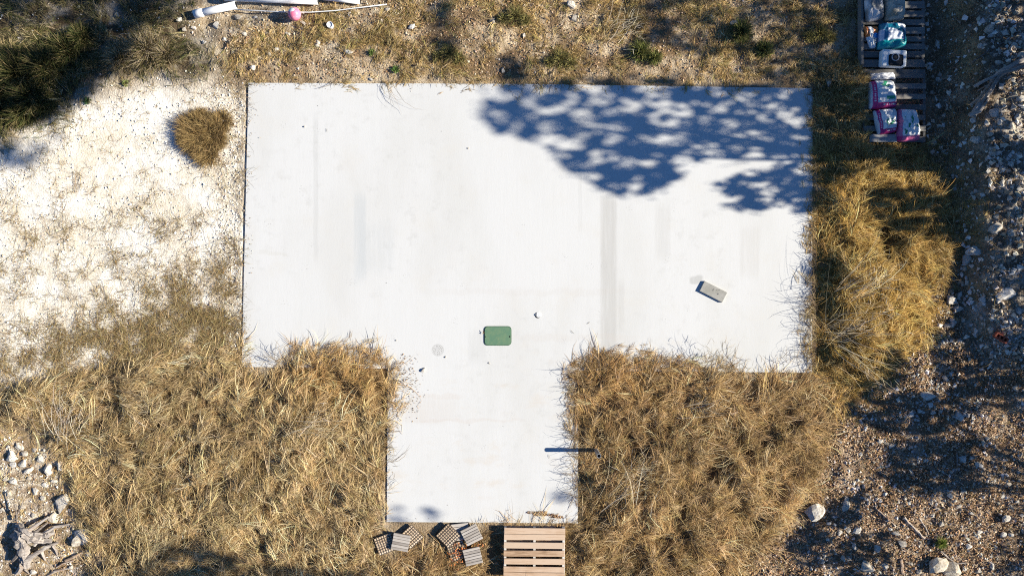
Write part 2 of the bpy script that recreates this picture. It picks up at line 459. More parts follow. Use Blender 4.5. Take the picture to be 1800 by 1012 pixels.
m_tl = mask([(-300, -300), (330, -300), (330, 60), (395, 120), (330, 140), (230, 130), (160, 150), (120, 215), (40, 235), (-10, 260), (-300, 300)], 14, 3, 16)
m_web = mask([(-300, 440), (90, 470), (170, 440), (260, 420), (330, 400), (424, 400), (424, 640), (300, 650), (100, 680), (-300, 700)], 30, 8, 17)
m_caliche = mask([(-300, 270), (0, 250), (110, 212), (180, 168), (260, 150), (360, 150), (436, 165), (424, 640), (250, 650), (60, 680), (-300, 700)], 22, 4, 18)
m_dirtbl = mask([(-300, 760), (0, 760), (100, 800), (130, 870), (160, 930), (200, 1012), (240, 1300), (-300, 1300)], 12, 3, 19)
m_litter = mask([(1430, 780), (1500, 700), (1580, 640), (1640, 560), (1700, 600), (2200, 620), (2200, 1300), (1220, 1300), (1310, 1000), (1380, 910)], 16, 5, 20)
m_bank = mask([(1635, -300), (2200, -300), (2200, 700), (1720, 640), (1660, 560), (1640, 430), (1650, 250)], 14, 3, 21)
m_topgravel = mask([(300, -300), (700, -300), (700, 20), (560, 100), (420, 110), (330, 60)], 20, 5, 22)

SLABM = inpoly(GXX, GYY, SLAB).astype(float)
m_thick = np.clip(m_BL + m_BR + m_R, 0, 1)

# grass canopy height (metres above ground) over the plan
lump = fbm(GXX / 48, GYY / 48, 31, 3); lump2 = fbm(GXX / 15, GYY / 15, 35, 3)
lump3 = fbm(GXX / 120, GYY / 120, 39, 2)
def lumps(a, b): return np.clip(a * (.45 + 1.1 * sstep(.25, .75, lump3)) + b * (lump - 0.5) * 1.9 + 0.95 * b * (lump2 - 0.5) * 2, 0.01, 1)
canopy = blur(m_BL, 5) ** 1.3 * lumps(0.15, 0.15) + blur(m_BR, 7) ** 1.3 * lumps(0.18, 0.18) + blur(m_R, 9) ** 1.5 * lumps(0.18, 0.18)
canopy = np.maximum(canopy, 0.0)
canopy += blur(m_R2, 3) * lumps(0.10, 0.12) * 0.8 + m_top * lumps(0.06, 0.09) * 0.7 + m_tl * lumps(0.14, 0.2) * 0.7
# the mat lies thin where deck tiles and the pallet sit in it
flat = blur(inpoly(GXX, GYY, [(655, 905), (880, 905), (880, 918), (1005, 918), (1005, 1040), (870, 1040), (850, 1005), (655, 985)]).astype(float), 3)
canopy = canopy * (1 - flat) + np.minimum(canopy, 0.03) * flat

near_slab = blur(SLABM, 7) * (GXX > 980)
canopy = canopy * (1 - 0.75 * np.clip(near_slab * 1.4, 0, 1))
canopy = canopy * (1 - 0.85 * np.exp(-((GXX - 1047) ** 2 + (GYY - 796) ** 2) / 24 ** 2))

def bank_h(px, py):
    edge = np.interp(py, [-400, 0, 120, 250, 350, 450, 560, 680, 760], [1655, 1662, 1672, 1684, 1690, 1700, 1716, 1760, 1800])
    edge = edge + (fbm(py / 38, px * 0 + 3.3, 41, 3) - 0.5) * 34
    hgt = np.interp(py, [-400, 0, 260, 450, 580, 680, 760], [0.46, 0.45, 0.42, 0.34, 0.22, 0.10, 0.04])
    return hgt * sstep(edge - 26, edge + 22, px) * (0.85 + 0.3 * fbm(px / 30, py / 30, 44, 3)) + 0.10 * sstep(1720, 2300, px)

def ground_px(px, py):
    z = -0.03 + (fbm(px / 90, py / 90, 51, 3) - 0.5) * 0.035 + (fbm(px / 9, py / 9, 54, 3) - 0.5) * 0.014
    z = np.minimum(z, -0.012)
    nb = samp(SLABM_B, px, py); z = z * (1 - nb) - 0.013 * nb
    z = z + bank_h(px, py)
    z = z + samp(m_litter, px, py) * (fbm(px / 26, py / 26, 57, 3) - 0.35) * 0.10
    z = z + samp(m_topgravel, px, py) * (fbm(px / 20, py / 20, 59, 3) - 0.45) * 0.07
    out = 1 - samp(SLABM_B, px, py)
    z = z + 0.40 * samp(canopy, px, py) * out * 0.8
    return np.where(on_slab(px, py), -0.06, z)
SLABM_B = np.clip(blur(SLABM, 3) * 2, 0, 1)

def wpx(X, Y): return X / S + 900, 506 - Y / S
def floor_z(X, Y):
    px, py = wpx(X, Y)
    return np.where(on_slab(px, py), 0.0, ground_px(px, py))

# ------------------------------------------------------------------ ground sheet
fx = np.arange(-10.2, 10.21, 0.046); fy = np.arange(-6.4, 6.41, 0.046)
o1 = np.array([0.15, 0.4, 0.9, 1.8, 3.5, 7, 14, 28, 60, 110])
ax_ = np.concatenate([-10.2 - o1[::-1], fx, 10.2 + o1]); ay_ = np.concatenate([-6.4 - o1[::-1], fy, 6.4 + o1])
AX, AY = np.meshgrid(ax_, ay_, indexing='ij')
PXX, PYY = wpx(AX, AY)
Z = ground_px(PXX, PYY)
far = np.clip((np.maximum(np.abs(AX) - 10.2, np.abs(AY) - 6.4)) / 20, 0, 1)
Z = Z + far * (fbm(AX / 8, AY / 8, 61, 2) - 0.5) * 2.0

def C(*a): return np.array(a, float)
tone = np.zeros(AX.shape + (3,)); wsum = np.zeros(AX.shape)
big = fbm(PXX / 60, PYY / 60, 71, 4); med = fbm(PXX / 18, PYY / 18, 75, 3)
def lay(w, c0, c1, t):
    global tone
    w = np.clip(w, 0, 1)[..., None]; t = t[..., None]
    tone = tone * (1 - w) + (c0 * (1 - t) + c1 * t) * w
lay(np.ones(AX.shape), C(.34, .26, .17), C(.50, .42, .31), sstep(.3, .7, big))
lay(samp(m_top, PXX, PYY), C(.22, .15, .085), C(.54, .44, .31), sstep(.35, .65, med * .6 + big * .4))
lay(samp(m_topgravel, PXX, PYY) * .85, C(.30, .23, .15), C(.58, .51, .40), sstep(.35, .7, med))
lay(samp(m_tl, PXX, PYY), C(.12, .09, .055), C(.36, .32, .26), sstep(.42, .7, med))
lay(samp(m_caliche, PXX, PYY), C(.76, .69, .57), C(.85, .82, .75), sstep(.3, .62, big * .7 + med * .3))
lay(samp(m_caliche, PXX, PYY) * samp(m_web, PXX, PYY) * 0.15, C(.55, .47, .34), C(.84, .80, .72), sstep(.35, .6, med))
lay(samp(m_litter, PXX, PYY), C(.20, .13, .08), C(.44, .35, .26), sstep(.3, .7, med * .7 + big * .3))
lay(samp(m_bank, PXX, PYY), C(.18, .145, .11), C(.46, .42, .36), sstep(.38, .7, med))  # bank soil, darkened in colour to deepen its shade
lay(inpoly(PXX, PYY, [(1600, -400), (1700, -400), (1700, 640), (1640, 640), (1640, 300), (1625, 250)]).astype(float) * .8, C(.10, .075, .05), C(.26, .21, .15), sstep(.4, .7, med))  # dark leafy strip at the bank foot, shade put into its colour
# sandy cut face of the bank
edge_face = np.exp(-((PXX - np.interp(PYY, [0, 250, 450, 600], [1668, 1684, 1700, 1730])) / 26) ** 2) * sstep(640, 540, PYY)
lay(edge_face * sstep(.35, .55, fbm(PXX / 22, PYY / 60, 78, 3)), C(.26, .19, .10), C(.36, .28, .17), med)
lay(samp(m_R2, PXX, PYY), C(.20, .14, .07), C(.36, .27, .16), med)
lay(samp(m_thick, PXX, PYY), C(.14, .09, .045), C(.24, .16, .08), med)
lay(samp(m_dirtbl, PXX, PYY), C(.30, .21, .13), C(.60, .53, .43), sstep(.35, .65, med))
nx, ny = AX.shape
idx = np.arange(nx * ny).reshape(nx, ny)
Q = np.stack([idx[:-1, :-1], idx[1:, :-1], idx[1:, 1:], idx[:-1, 1:]], -1).reshape(-1, 4)
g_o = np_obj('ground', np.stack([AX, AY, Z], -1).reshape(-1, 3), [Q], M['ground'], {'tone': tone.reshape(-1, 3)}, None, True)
tag(g_o, kind='structure')

# ------------------------------------------------------------------ slab
bm = bmesh.new()
top = [bm.verts.new((x, y, 0)) for x, y in slab_w]
f = bm.faces.new(top)
if f.normal.z < 0 or True:
    bm.normal_update()
    if f.normal.z < 0: f.normal_flip()
top_edges = list(f.edges)
r = bmesh.ops.extrude_face_region(bm, geom=[f])
low = [v for v in r['geom'] if isinstance(v, bmesh.types.BMVert)]
# extruded copy becomes the top; push the original down
for v in top: v.co.z = -0.14
bm.normal_update()
te = [e for e in bm.edges if all(v.co.z > -0.01 for v in e.verts)]
bmesh.ops.bevel(bm, geom=te, offset=0.008, segments=2, affect='EDGES')
bmesh.ops.recalc_face_normals(bm, faces=bm.faces)
slab = bm_obj('concrete_slab', bm, M['slab'])
tag(slab, 'wide white T-shaped bare concrete foundation slab in the middle of the lot', 'concrete slab')

# ------------------------------------------------------------------ ribbons (blades, stems)
def ribbons(acc, root, az, e0, L, droop, width, tone, nseg=3, bend=None, clamp=True, taper=True):
    N = len(root)
    if N == 0: return
    bend = np.zeros(N) if bend is None else bend
    roll = rng.uniform(-0.9, 0.9, N)
    p = root.copy(); rows = []
    for i in range(nseg + 1):
        t = i / nseg
        a = az + bend * t; e = e0 - droop * t
        tg = np.stack([np.cos(e) * np.cos(a), np.cos(e) * np.sin(a), np.sin(e)], -1)
        per = np.stack([-np.sin(a), np.cos(a), np.zeros(N)], -1)
        up = np.cross(tg, per)
        side = per * np.cos(roll)[:, None] + up * np.sin(roll)[:, None]
        q = p.copy()
        if clamp:
            fz = floor_z(q[:, 0], q[:, 1]) + 0.004 + 0.004 * rng.random(N)
            q[:, 2] = np.maximum(q[:, 2], fz)
        w = width * (1.0 if not taper else (0.75, 1.0, 0.8, 0.55, 0.4, 0.3, .3)[min(i, 6)]) * 0.5
        if i < nseg:
            rows.append(q - side * w[:, None]); rows.append(q + side * w[:, None])
        else:
            rows.append(q)
        p = p + tg * (L / nseg)[:, None]
    K = 2 * nseg + 1
    v = np.stack(rows, 1).reshape(-1, 3)
    b = (np.arange(N) * K)[:, None]
    qs = []
    for i in range(nseg - 1):
        qs.append(b + np.array([[2 * i, 2 * i + 1, 2 * i + 3, 2 * i + 2]]))
    t_ = b + np.array([[2 * nseg - 2, 2 * nseg - 1, 2 * nseg]])
    acc.add(v, np.concatenate(qs) if qs else None, t_, tone=np.repeat(tone, K, 0))

def scatter(m, n):
    """n plan points (photo-plan pixels) drawn with probability m"""
    p = (m * 1.0).ravel(); p = p / p.sum()
    i = rng.choice(len(p), n, p=p)
    px = gx[i // len(gy)] + rng.uniform(-GC / 2, GC / 2, n); py = gy[i % len(gy)] + rng.uniform(-GC / 2, GC / 2, n)
    return px, py

def tones(n, stops, jitter=0.18, w=None):
    stops = np.array(stops, float)
    i = rng.choice(len(stops), n, p=w)
    c = stops[i] * (1 + rng.uniform(-jitter, jitter, (n, 1)))
    return np.clip(c * (1 + rng.uniform(-0.05, 0.05, (n, 3))), 0.01, 0.95)

VIEW = ((GXX > -160) & (GXX < 1960) & (GYY > -160) & (GYY < 1170)).astype(float)

def flow_angle(px, py, base, spread, seed, scale=80):
    return base + (fbm(px / scale, py / scale, seed, 2) - 0.5) * 2 * spread

def mat_grass(name, m, palette, w, base_az, spread, seed, label, passes, over=True):
    """passes: (blades, (Lmin, Lmax), segments, blades per strand, lift, (wmin, wmax), height share)"""
    dn = sstep(0.34, 0.56, lump * 0.35 + lump2 * 0.65) * 0.78 + 0.22
    acc = Acc()
    for (n, L, nseg, bun, up, wid, hk) in passes:
        nb_ = n // bun
        bx, by = scatter(m * dn * VIEW, nb_)
        baz = flow_angle(bx, by, base_az(bx, by) if callable(base_az) else base_az, spread, seed, 48) + rng.normal(0, 0.7, nb_)
        bi = np.repeat(np.arange(nb_), bun); n = len(bi)
        sp_ = rng.normal(0, 1, (n, 2)) * np.array([4.0, 1.3])
        ca, sa = np.cos(baz[bi]), np.sin(baz[bi])
        px = bx[bi] + sp_[:, 0] * ca - sp_[:, 1] * sa; py = by[bi] - sp_[:, 0] * sa - sp_[:, 1] * ca
        X = (px - 900) * S; Y = (506 - py) * S
        gz = floor_z(X, Y); hc = samp(canopy, px, py)
        u = np.clip((rng.random(nb_) ** 0.7)[bi] + rng.normal(0, .06, n), 0, 1)
        Zr = gz + hc * u * hk
        az = baz[bi] + rng.normal(0, 0.28, n)
        e0 = ((rng.uniform(-0.25, 1.0, nb_) ** 1 * up * .8)[bi] + 0.03) * rng.uniform(.7, 1.2, n)
        dr = rng.uniform(0.2, 1.1, n) * (0.4 + up)
        Ln = rng.uniform(L[0], L[1], nb_)[bi] * (0.6 + 0.7 * rng.random(n))
        W = rng.uniform(*wid, n)
        reg = fbm(px / 55, py / 55, seed + 3, 3)
        tn = tones(nb_, palette, 0.36, w)[bi] * rng.uniform(.8, 1.18, (n, 1)) * (0.55 + 0.85 * reg)[:, None]
        rust = np.exp(-(((px - 610) / 110) ** 2 + ((py - 660) / 70) ** 2)) + .6 * np.exp(-(((px - 1090) / 90) ** 2 + ((py - 660) / 60) ** 2))
        tn = tn * (1 - rust[:, None] * np.array([.0, .13, .30]))
        if L[1] > .3: tn = np.clip(tn * 1.12 + .02, 0, .8)
        bend = rng.normal(0, 0.9, nb_)[bi] + rng.normal(0, .3, n)
        ribbons(acc, np.stack([X, Y, Zr], -1), az, e0, Ln, dr, W, tn, nseg, bend)
    o = acc.obj(name, M['grass'])
    tag(o, label, 'grass', kind='stuff')
    return o

TAN = [(.58, .425, .22), (.47, .325, .15), (.70, .555, .335), (.26, .17, .075), (.53, .415, .19)]
GOLD = [(.60, .39, .12), (.48, .29, .08), (.68, .50, .22), (.25, .15, .045), (.54, .40, .14)]
BRN = [(.50, .34, .16), (.39, .245, .105), (.63, .47, .27), (.22, .13, .055), (.51, .36, .15)]
W5 = [.28, .23, .17, .22, .10]
mat_grass('dry_grass', np.clip(m_BL * .9 + .25 * blur(m_BL, 10) * (GXX < 400) + .10 * m_dirtbl, 0, 1) * (1 - .55 * flat), TAN, W5, lambda x, y: np.where(x < 420, 0.75, 1.5) + (y - 800) / 260, 1.2, 81,
          'thick matted tan dry grass spreading over the lower left of the slab', [(168000, (.055, .15), 2, 7, .24, (.0024, .0052), .62), (16000, (.20, .42), 3, 4, .30, (.003, .0065), .75)])
mat_grass('dry_grass', np.clip(m_BR * .85 + .3 * blur(m_BR, 10) * (GXX > 1300), 0, 1) * (1 - .7 * flat) * (1 - SLABM * sstep(1270, 1300, GXX)), BRN, W5, 0.4, 3.0, 85,
          'thick brown dry grass mound in the slab corner right of the stem', [(134000, (.055, .15), 2, 7, .28, (.0024, .0052), .62), (13000, (.20, .42), 3, 4, .35, (.003, .0065), .75)])
mat_grass('dry_grass', np.clip(m_R * .8 + .35 * blur(m_R, 9) * (GXX > 1434) , 0, 1), GOLD, W5, 0.5, 2.6, 89,
          'golden dry grass strip along the right edge of the slab', [(76000, (.06, .16), 2, 7, .36, (.0025, .0055), .62), (6000, (.2, .38), 3, 4, .4, (.003, .006), .75)])
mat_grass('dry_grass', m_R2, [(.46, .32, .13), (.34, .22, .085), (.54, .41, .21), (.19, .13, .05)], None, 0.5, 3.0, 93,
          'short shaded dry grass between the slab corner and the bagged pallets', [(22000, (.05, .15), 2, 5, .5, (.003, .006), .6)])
mat_grass('dry_grass', m_top * (0.10 + 0.90 * sstep(.46, .58, fbm(GXX / 36, GYY / 30, 97, 3))), [(.54, .38, .16), (.42, .28, .11), (.64, .49, .27), (.20, .14, .055), (.34, .30, .10)], W5, 0.3, 3.0, 98,
          'patchy short brown grass on the ground above the slab', [(66000, (.05, .15), 2, 5, .5, (.003, .006), .6)])
mat_grass('scrub_grass', m_tl * (0.2 + 0.8 * sstep(.38, .6, fbm(GXX / 40, GYY / 40, 101, 3))), [(.28, .22, .11), (.13, .125, .045), (.36, .30, .18), (.07, .08, .03), (.20, .155, .07)], W5, 2.4, 2.0, 103,
          'mixed olive and straw scrub grass in the top left corner', [(30000, (.06, .22), 2, 5, .6, (.003, .0065), .7)])

# sparse weed web over the white gravel: low branching stems with small leaves
def weed_web(name, m, n, label):
    px, py = scatter(m * VIEW * (1 - SLABM), n)
    X = (px - 900) * S; Y = (506 - py) * S
    acc = Acc()
    az0 = rng.uniform(0, 2 * math.pi, n)
    Ls = rng.uniform(0.05, 0.34, n) * (0.4 + rng.random(n))
    az0 = az0 + 0
    pal = [(.26, .17, .08), (.38, .27, .13), (.18, .12, .06), (.34, .27, .11), (.50, .39, .21)]
    for k in range(4):
        root = np.stack([X, Y, floor_z(X, Y) + 0.005], -1)
        ribbons(acc, root, az0 + k * 1.6 + rng.normal(0, .5, n), rng.uniform(.05, .4, n), Ls * rng.uniform(.5, 1.1, n), rng.uniform(.2, .6, n),
                rng.uniform(.0018, .0042, n), tones(n, pal), 3, rng.normal(0, 1.6, n))
    for k in range(2):     # leaf bits along the stems
        d = rng.random(n) * Ls; a = az0 + rng.integers(0, 4, n) * 1.6
        XX = X + np.cos(a) * d; YY = Y + np.sin(a) * d
        ribbons(acc, np.stack([XX, YY, floor_z(XX, YY) + 0.015], -1), rng.uniform(0, 6.28, n), rng.uniform(0, .6, n), rng.uniform(.015, .035, n), rng.uniform(0, .6, n),
                rng.uniform(.004, .010, n), tones(n, [(.30, .21, .09), (.24, .20, .08), (.34, .20, .08), (.18, .14, .06)]), 2)
    tag(acc.obj(name, M['grass']), label, 'weeds', kind='stuff')

vein = fbm(GXX / 60, GYY / 60, 111, 3); ridge = np.exp(-((vein - 0.5) / 0.03) ** 2) + np.exp(-((fbm(GXX / 75, GYY / 45, 115, 3) - 0.5) / 0.025) ** 2)
weed_web('weed_stems', m_caliche * (ridge * 0.9 + 0.012) * (1 - 0.6 * sstep(380, 300, GYY) * sstep(400, 300, GXX)) + 0.10 * m_caliche * sstep(380, 424, GXX), 2500,
         'thin brown weed runners creeping over the white gravel')
weed_web('weed_stems', m_web * m_caliche * (0.05 + 0.95 * sstep(.42, .62, fbm(GXX / 24, GYY / 24, 119, 3))) * (0.015 + sstep(545, 745, GYY + 0.40 * GXX) ** 1.2), 3600,
         'tangled brown weeds between the white gravel and the thick grass')

# ------------------------------------------------------------------ gravel, leaf litter
OCT_F = np.array([[0, 2, 4], [2, 1, 4], [1, 3, 4], [3, 0, 4], [2, 0, 5], [1, 2, 5], [3, 1, 5], [0, 3, 5]])
def pebbles(name, m, n, size, pal, label, sink=0.3):
    px, py = scatter(m * VIEW * (1 - SLABM_B), n)
    X = (px - 900) * S; Y = (506 - py) * S
    s = size[0] + (size[1] - size[0]) * rng.random(n) ** 3
    V = np.array([[1, 0, 0], [-1, 0, 0], [0, 1, 0], [0, -1, 0], [0, 0, 1], [0, 0, -1]], float)
    v = V[None] * (s[:, None, None] * 0.5) * rng.uniform(.6, 1.3, (n, 6, 1)) + rng.normal(0, .12, (n, 6, 3)) * s[:, None, None]
    a = rng.uniform(0, 6.28, n); ca, sa = np.cos(a)[:, None], np.sin(a)[:, None]
    x = v[..., 0] * ca - v[..., 1] * sa; y = v[..., 0] * sa + v[..., 1] * ca
    z = v[..., 2] * 0.75
    v = np.stack([x + X[:, None], y + Y[:, None], z + (floor_z(X, Y) + s * (0.5 - sink) * .6)[:, None]], -1)
    acc = Acc()
    acc.add(v.reshape(-1, 3), None, ((np.arange(n) * 6)[:, None, None] + OCT_F[None]).reshape(-1, 3), tone=np.repeat(tones(n, pal), 6, 0))
    tag(acc.obj(name, M['pebble']), label, 'gravel', kind='stuff')

WHT = [(.80, .75, .66), (.84, .81, .75), (.72, .64, .52), (.62, .53, .42)]
pebbles('gravel', m_caliche * (0.16 * (.3 + sstep(.4, .65, fbm(GXX / 40, GYY / 40, 123, 3))) + sstep(350, 424, GXX)), 7000, (.008, .04), WHT, 'fine white limestone gravel left of the slab')
pebbles('gravel', m_topgravel * 1.0 + m_top * 0.55 * sstep(.45, .65, fbm(GXX / 50, GYY / 50, 125, 3)), 8000, (.010, .045), [(.50, .43, .33), (.60, .53, .42), (.36, .28, .19), (.45, .33, .21)], 'cream gravel scattered in the grass above the slab')
pebbles('gravel', m_litter * sstep(1430, 1750, GXX + 0.15 * GYY) * (0.3 + sstep(.4, .65, fbm(GXX / 40, GYY / 40, 127, 3))), 12000, (.014, .07), [(.56, .52, .46), (.46, .42, .37), (.66, .63, .58), (.36, .31, .26)], 'pale gravel among the leaf litter at lower right')
pebbles('gravel', m_bank * sstep(1665, 1740, GXX) * (0.25 + sstep(.35, .6, fbm(GXX / 40, GYY / 40, 129, 3))) + .35 * inpoly(GXX, GYY, [(1620, -200), (1700, -200), (1700, 600), (1640, 600)]), 12000, (.012, .10), [(.54, .48, .39), (.42, .36, .28), (.70, .65, .57), (.29, .23, .16)], 'broken limestone rubble on the bank along the right side')
pebbles('gravel', m_dirtbl + 0.25 * m_tl, 5500, (.010, .045), [(.66, .61, .53), (.76, .72, .66), (.54, .46, .37)], 'pale stones on bare dirt in the left corners')

def litter(name, m, n, size, pal, label, zlift=0.02, parent=None, slab=False):
    px, py = scatter(m * VIEW * (1 if slab else (1 - SLABM_B)), n)
    X = (px - 900) * S; Y = (506 - py) * S
    s = rng.uniform(*size, n)
    nrm = rng.normal(0, .55, (n, 3)); nrm[:, 2] = 1; nrm /= np.linalg.norm(nrm, axis=1, keepdims=True)
    a = rng.uniform(0, 6.28, n); d = np.stack([np.cos(a), np.sin(a), np.zeros(n)], -1)
    t = d - nrm * (d * nrm).sum(1, keepdims=True); t /= np.linalg.norm(t, axis=1, keepdims=True)
    b = np.cross(nrm, t)
    c = np.stack([X, Y, floor_z(X, Y) + 0.004 + zlift * rng.random(n)], -1)
    k = s[:, None]
    v = np.stack([c - t * k * .5, c + b * k * .24 + nrm * k * .08, c + t * k * .5, c - b * k * .24 + nrm * k * .08], 1)
    acc = Acc()
    acc.add(v.reshape(-1, 3), (np.arange(n) * 4)[:, None] + np.array([[0, 1, 2, 3]]), None, tone=np.repeat(tones(n, pal, .3), 4, 0))
    o = acc.obj(name, M['litter']); tag(o, label, 'leaves', kind='stuff'); return o
LEAF = [(.38, .22, .11), (.48, .31, .18), (.27, .16, .08), (.58, .44, .30), (.20, .13, .075)]
litter('leaf_litter', m_litter * (0.35 + 0.65 * sstep(.35, .6, fbm(GXX / 35, GYY / 35, 131, 3))), 46000, (.02, .055), LEAF, 'brown oak leaf litter covering the ground at lower right')
litter('leaf_litter', m_top + 0.8 * m_R2, 16000, (.015, .045), LEAF, 'small dead leaves between the grass above the slab')
litter('leaf_litter', m_bank * 0.9 + m_dirtbl * 0.4 + 2 * inpoly(GXX, GYY, [(1622, -200), (1690, -200), (1700, 600), (1640, 600), (1640, 260)]), 20000, (.02, .05), [(.30, .19, .10), (.20, .13, .08), (.38, .28, .18)], 'dark dead leaves over the bank and the dirt corner')
weed_web('twig_litter', m_litter * 0.6 + 0.5 * m_bank, 1700, 'fine dry twigs and stems over the leaf litter at right')

# crumbs lying on the slab
m_sp = mask([(690, 632), (712, 632), (732, 655), (735, 690), (715, 720), (700, 735), (694, 690)], 8, 3, 141)
litter('grass_crumbs', m_sp, 420, (.008, .028), [(.34, .22, .11), (.42, .28, .15), (.22, .15, .08)], 'brown crumbs spilling onto the slab beside the left grass mound', .004, slab=True)
m_sp2 = mask([(918, 899), (950, 898), (992, 905), (990, 909), (955, 908)], 3, 0, 142)
litter('leaf_crumbs', m_sp2, 420, (.01, .03), [(.36, .20, .09), (.44, .27, .13), (.26, .16, .08)], 'thin streak of dry leaf crumbs near the bottom edge of the slab', .006, slab=True)

edge_ring = SLABM * np.clip(blur(1 - SLABM, 2) * 2, 0, 1) * sstep(.45, .62, fbm(GXX / 30, GYY / 30, 145, 3))
litter('edge_crumbs', edge_ring, 900, (.006, .022), [(.36, .27, .17), (.24, .17, .10), (.5, .42, .3)], 'grit and dead grass bits strewn along the slab edges', .003, slab=True)

# ------------------------------------------------------------------ trees outside the frame that shade the lot
def in_view(v, margin=0.25):
    zz = np.maximum(H - v[:, 2], 0.0)
    return (np.abs(v[:, 0]) < zz * 0.75 + margin) & (np.abs(v[:, 1]) < zz * 0.4216 + margin)

def crown_points(polys, n, zfun, seed, cover=0.6, sx=30, sy=13):
    """leaf positions whose shade falls into the given plan areas; depth along the light is free"""
    pts = []
    for poly, wgt, cov in polys:
        p = np.array(poly, float); lo = p.min(0); hi = p.max(0)
        k = int(n * wgt * 4)
        x = rng.uniform(lo[0], hi[0], k); y = rng.uniform(lo[1], hi[1], k)
        wx = (fbm(x / 30, y / 30, seed + 5, 2) - .5) * 26; wy = (fbm(x / 30, y / 30, seed + 9, 2) - .5) * 22
        ok = inpoly(x + wx, y + wy, poly)
        nz = fbm(x / sx, y / sy, seed, 2) * .45 + fbm(x / (sx * .42), y / (sy * .5), seed + 21, 3) * .55
        thr = np.quantile(nz, 1 - cov)
        ok &= nz + rng.normal(0, .035, k) > thr
        x = x[ok][:int(n * wgt)]; y = y[ok][:int(n * wgt)]
        jit = (rng.random(len(x)) < .16) * 1.0
        x = x + rng.normal(0, 9, len(x)) * jit; y = y + rng.normal(0, 6, len(x)) * jit
        pts.append(np.stack([x, y], -1))
    q = np.concatenate(pts)
    s = (q[:, 0] - 900) * S; Y = (506 - q[:, 1]) * S
    z = zfun(s, Y)
    return np.stack([s + LSH * z, Y, z], -1)

def make_tree(name, label, base, polys, n, zfun, seed, leaf=(.035, .065), limbs=14, green=True, trunk_r=0.16, fork=None):
    v = crown_points(polys, n, zfun, seed)
    v = v[~in_view(v)]
    N = len(v)
    root = empty(name, base, label, 'tree', 'trees beyond the right side that shade the lot')
    b = np.array(base, float)
    s = rng.uniform(*leaf, N)
    nrm = rng.normal(0, 1, (N, 3)); nrm /= np.linalg.norm(nrm, axis=1, keepdims=True)
    t = np.cross(nrm, rng.normal(0, 1, (N, 3))); t /= np.linalg.norm(t, axis=1, keepdims=True)
    bb = np.cross(nrm, t); k = s[:, None]; c = v - b
    vv = np.stack([c - t * k * .6, c + bb * k * .34, c + t * k * .6, c - bb * k * .34], 1).reshape(-1, 3)
    acc = Acc()
    acc.add(vv, (np.arange(N) * 4)[:, None] + np.array([[0, 1, 2, 3]]), None, tone=np.repeat(tones(N, [(.06, .085, .03), (.09, .11, .04), (.045, .065, .025)]), 4, 0))
    acc.obj('crown', M['leaf'], root)
    # trunk, limbs reaching into the crown
    cen = c.mean(0) if fork is None else np.array(fork, float) - b
    fk = np.array([cen[0] * .25, cen[1] * .25, max(0.5, np.quantile(c[:, 2], .1) * .75)]) if fork is None else cen
    acc = Acc()
    tt = np.linspace(0, 1, 7)[:, None]
    tr = fk * tt + np.sin(tt * 5 + seed) * .06 * tt
    acc.tube(tr, np.linspace(trunk_r * 1.25, trunk_r * .75, 7), 9, .2, seed)
    pick = c[rng.choice(N, limbs, replace=False)]
    for e in pick:
        m = fk * .5 + e * .5 + rng.normal(0, .18, 3)
        cur = [(1 - u) ** 2 * fk + 2 * u * (1 - u) * m + u * u * e for u in np.linspace(0, 1, 8)]
        r0 = trunk_r * rng.uniform(.09, .19)
        acc.tube(cur, np.linspace(r0, .008, 8), 6, .15, seed + 1)
        for j in range(4):
            i = rng.integers(2, 7); d = c[rng.integers(0, N)]
            e2 = cur[i] + (d - cur[i]) / (np.linalg.norm(d - cur[i]) + 1e-6) * rng.uniform(.5, 1.1)
            mm = (cur[i] + e2) / 2 + rng.normal(0, .08, 3)
            acc.tube([cur[i], mm, e2], [min(r0 * .4, .010), .007, .004], 5)
    acc.obj('trunk', M['bark'], root, True)
    return root

slab_main = [(852, 150), (847, 200), (872, 230), (905, 245), (950, 262), (985, 283), (1010, 308), (1045, 325), (1085, 342), (1105, 352), (1130, 344), (1165, 330), (1195, 315), (1205, 270), (1180, 210), (1200, 170), (1200, 130), (1000, 140), (900, 142)]
slab_right = [(1150, 148), (1440, 150), (1440, 262), (1380, 268), (1330, 280), (1255, 276), (1220, 285), (1180, 240)]
slab_core = [(880, 165), (1050, 160), (1180, 165), (1270, 165), (1300, 190), (1180, 205), (1120, 250), (1115, 330), (1085, 335), (1040, 310), (990, 270), (920, 225)]
slab_top = [(1130, 148), (1440, 158), (1440, 200), (1300, 195), (1180, 175)]
slab_two = [(1248, 328), (1290, 305), (1340, 297), (1385, 290), (1440, 275), (1440, 375), (1385, 368), (1340, 372), (1320, 383), (1300, 368), (1262, 350)]
zA = lambda s, Y: np.clip(3.1 + (4.66 - s) * 0.42 + 0.25 * np.sin(Y * 3), 2.6, 6) + rng.normal(0, .22, len(s))
make_tree('oak_tree', 'spreading oak just outside the frame, its crown shading the slab corner', (10.9, 1.9, 0.5),
          [(slab_main, .34, .45), (slab_core, .20, .42), (slab_right, .16, .40), (slab_top, .07, .52), (slab_two, .10, .52), ([(1080, -60), (1520, -60), (1520, 150), (1380, 150), (1230, 90), (1080, 60)], .26, .62), ([(880, 90), (930, 100), (930, 140), (880, 140)], .02, .7), ([(765, -40), (805, -30), (795, 60), (775, 115), (755, 100)], .03, .6)],
          31000, zA, 201, limbs=15, fork=(10.7, 2.0, 2.75), trunk_r=.2)
zB = lambda s, Y: 2.2 + 0.5 * np.sin(Y * 1.3) + rng.normal(0, .35, len(s))
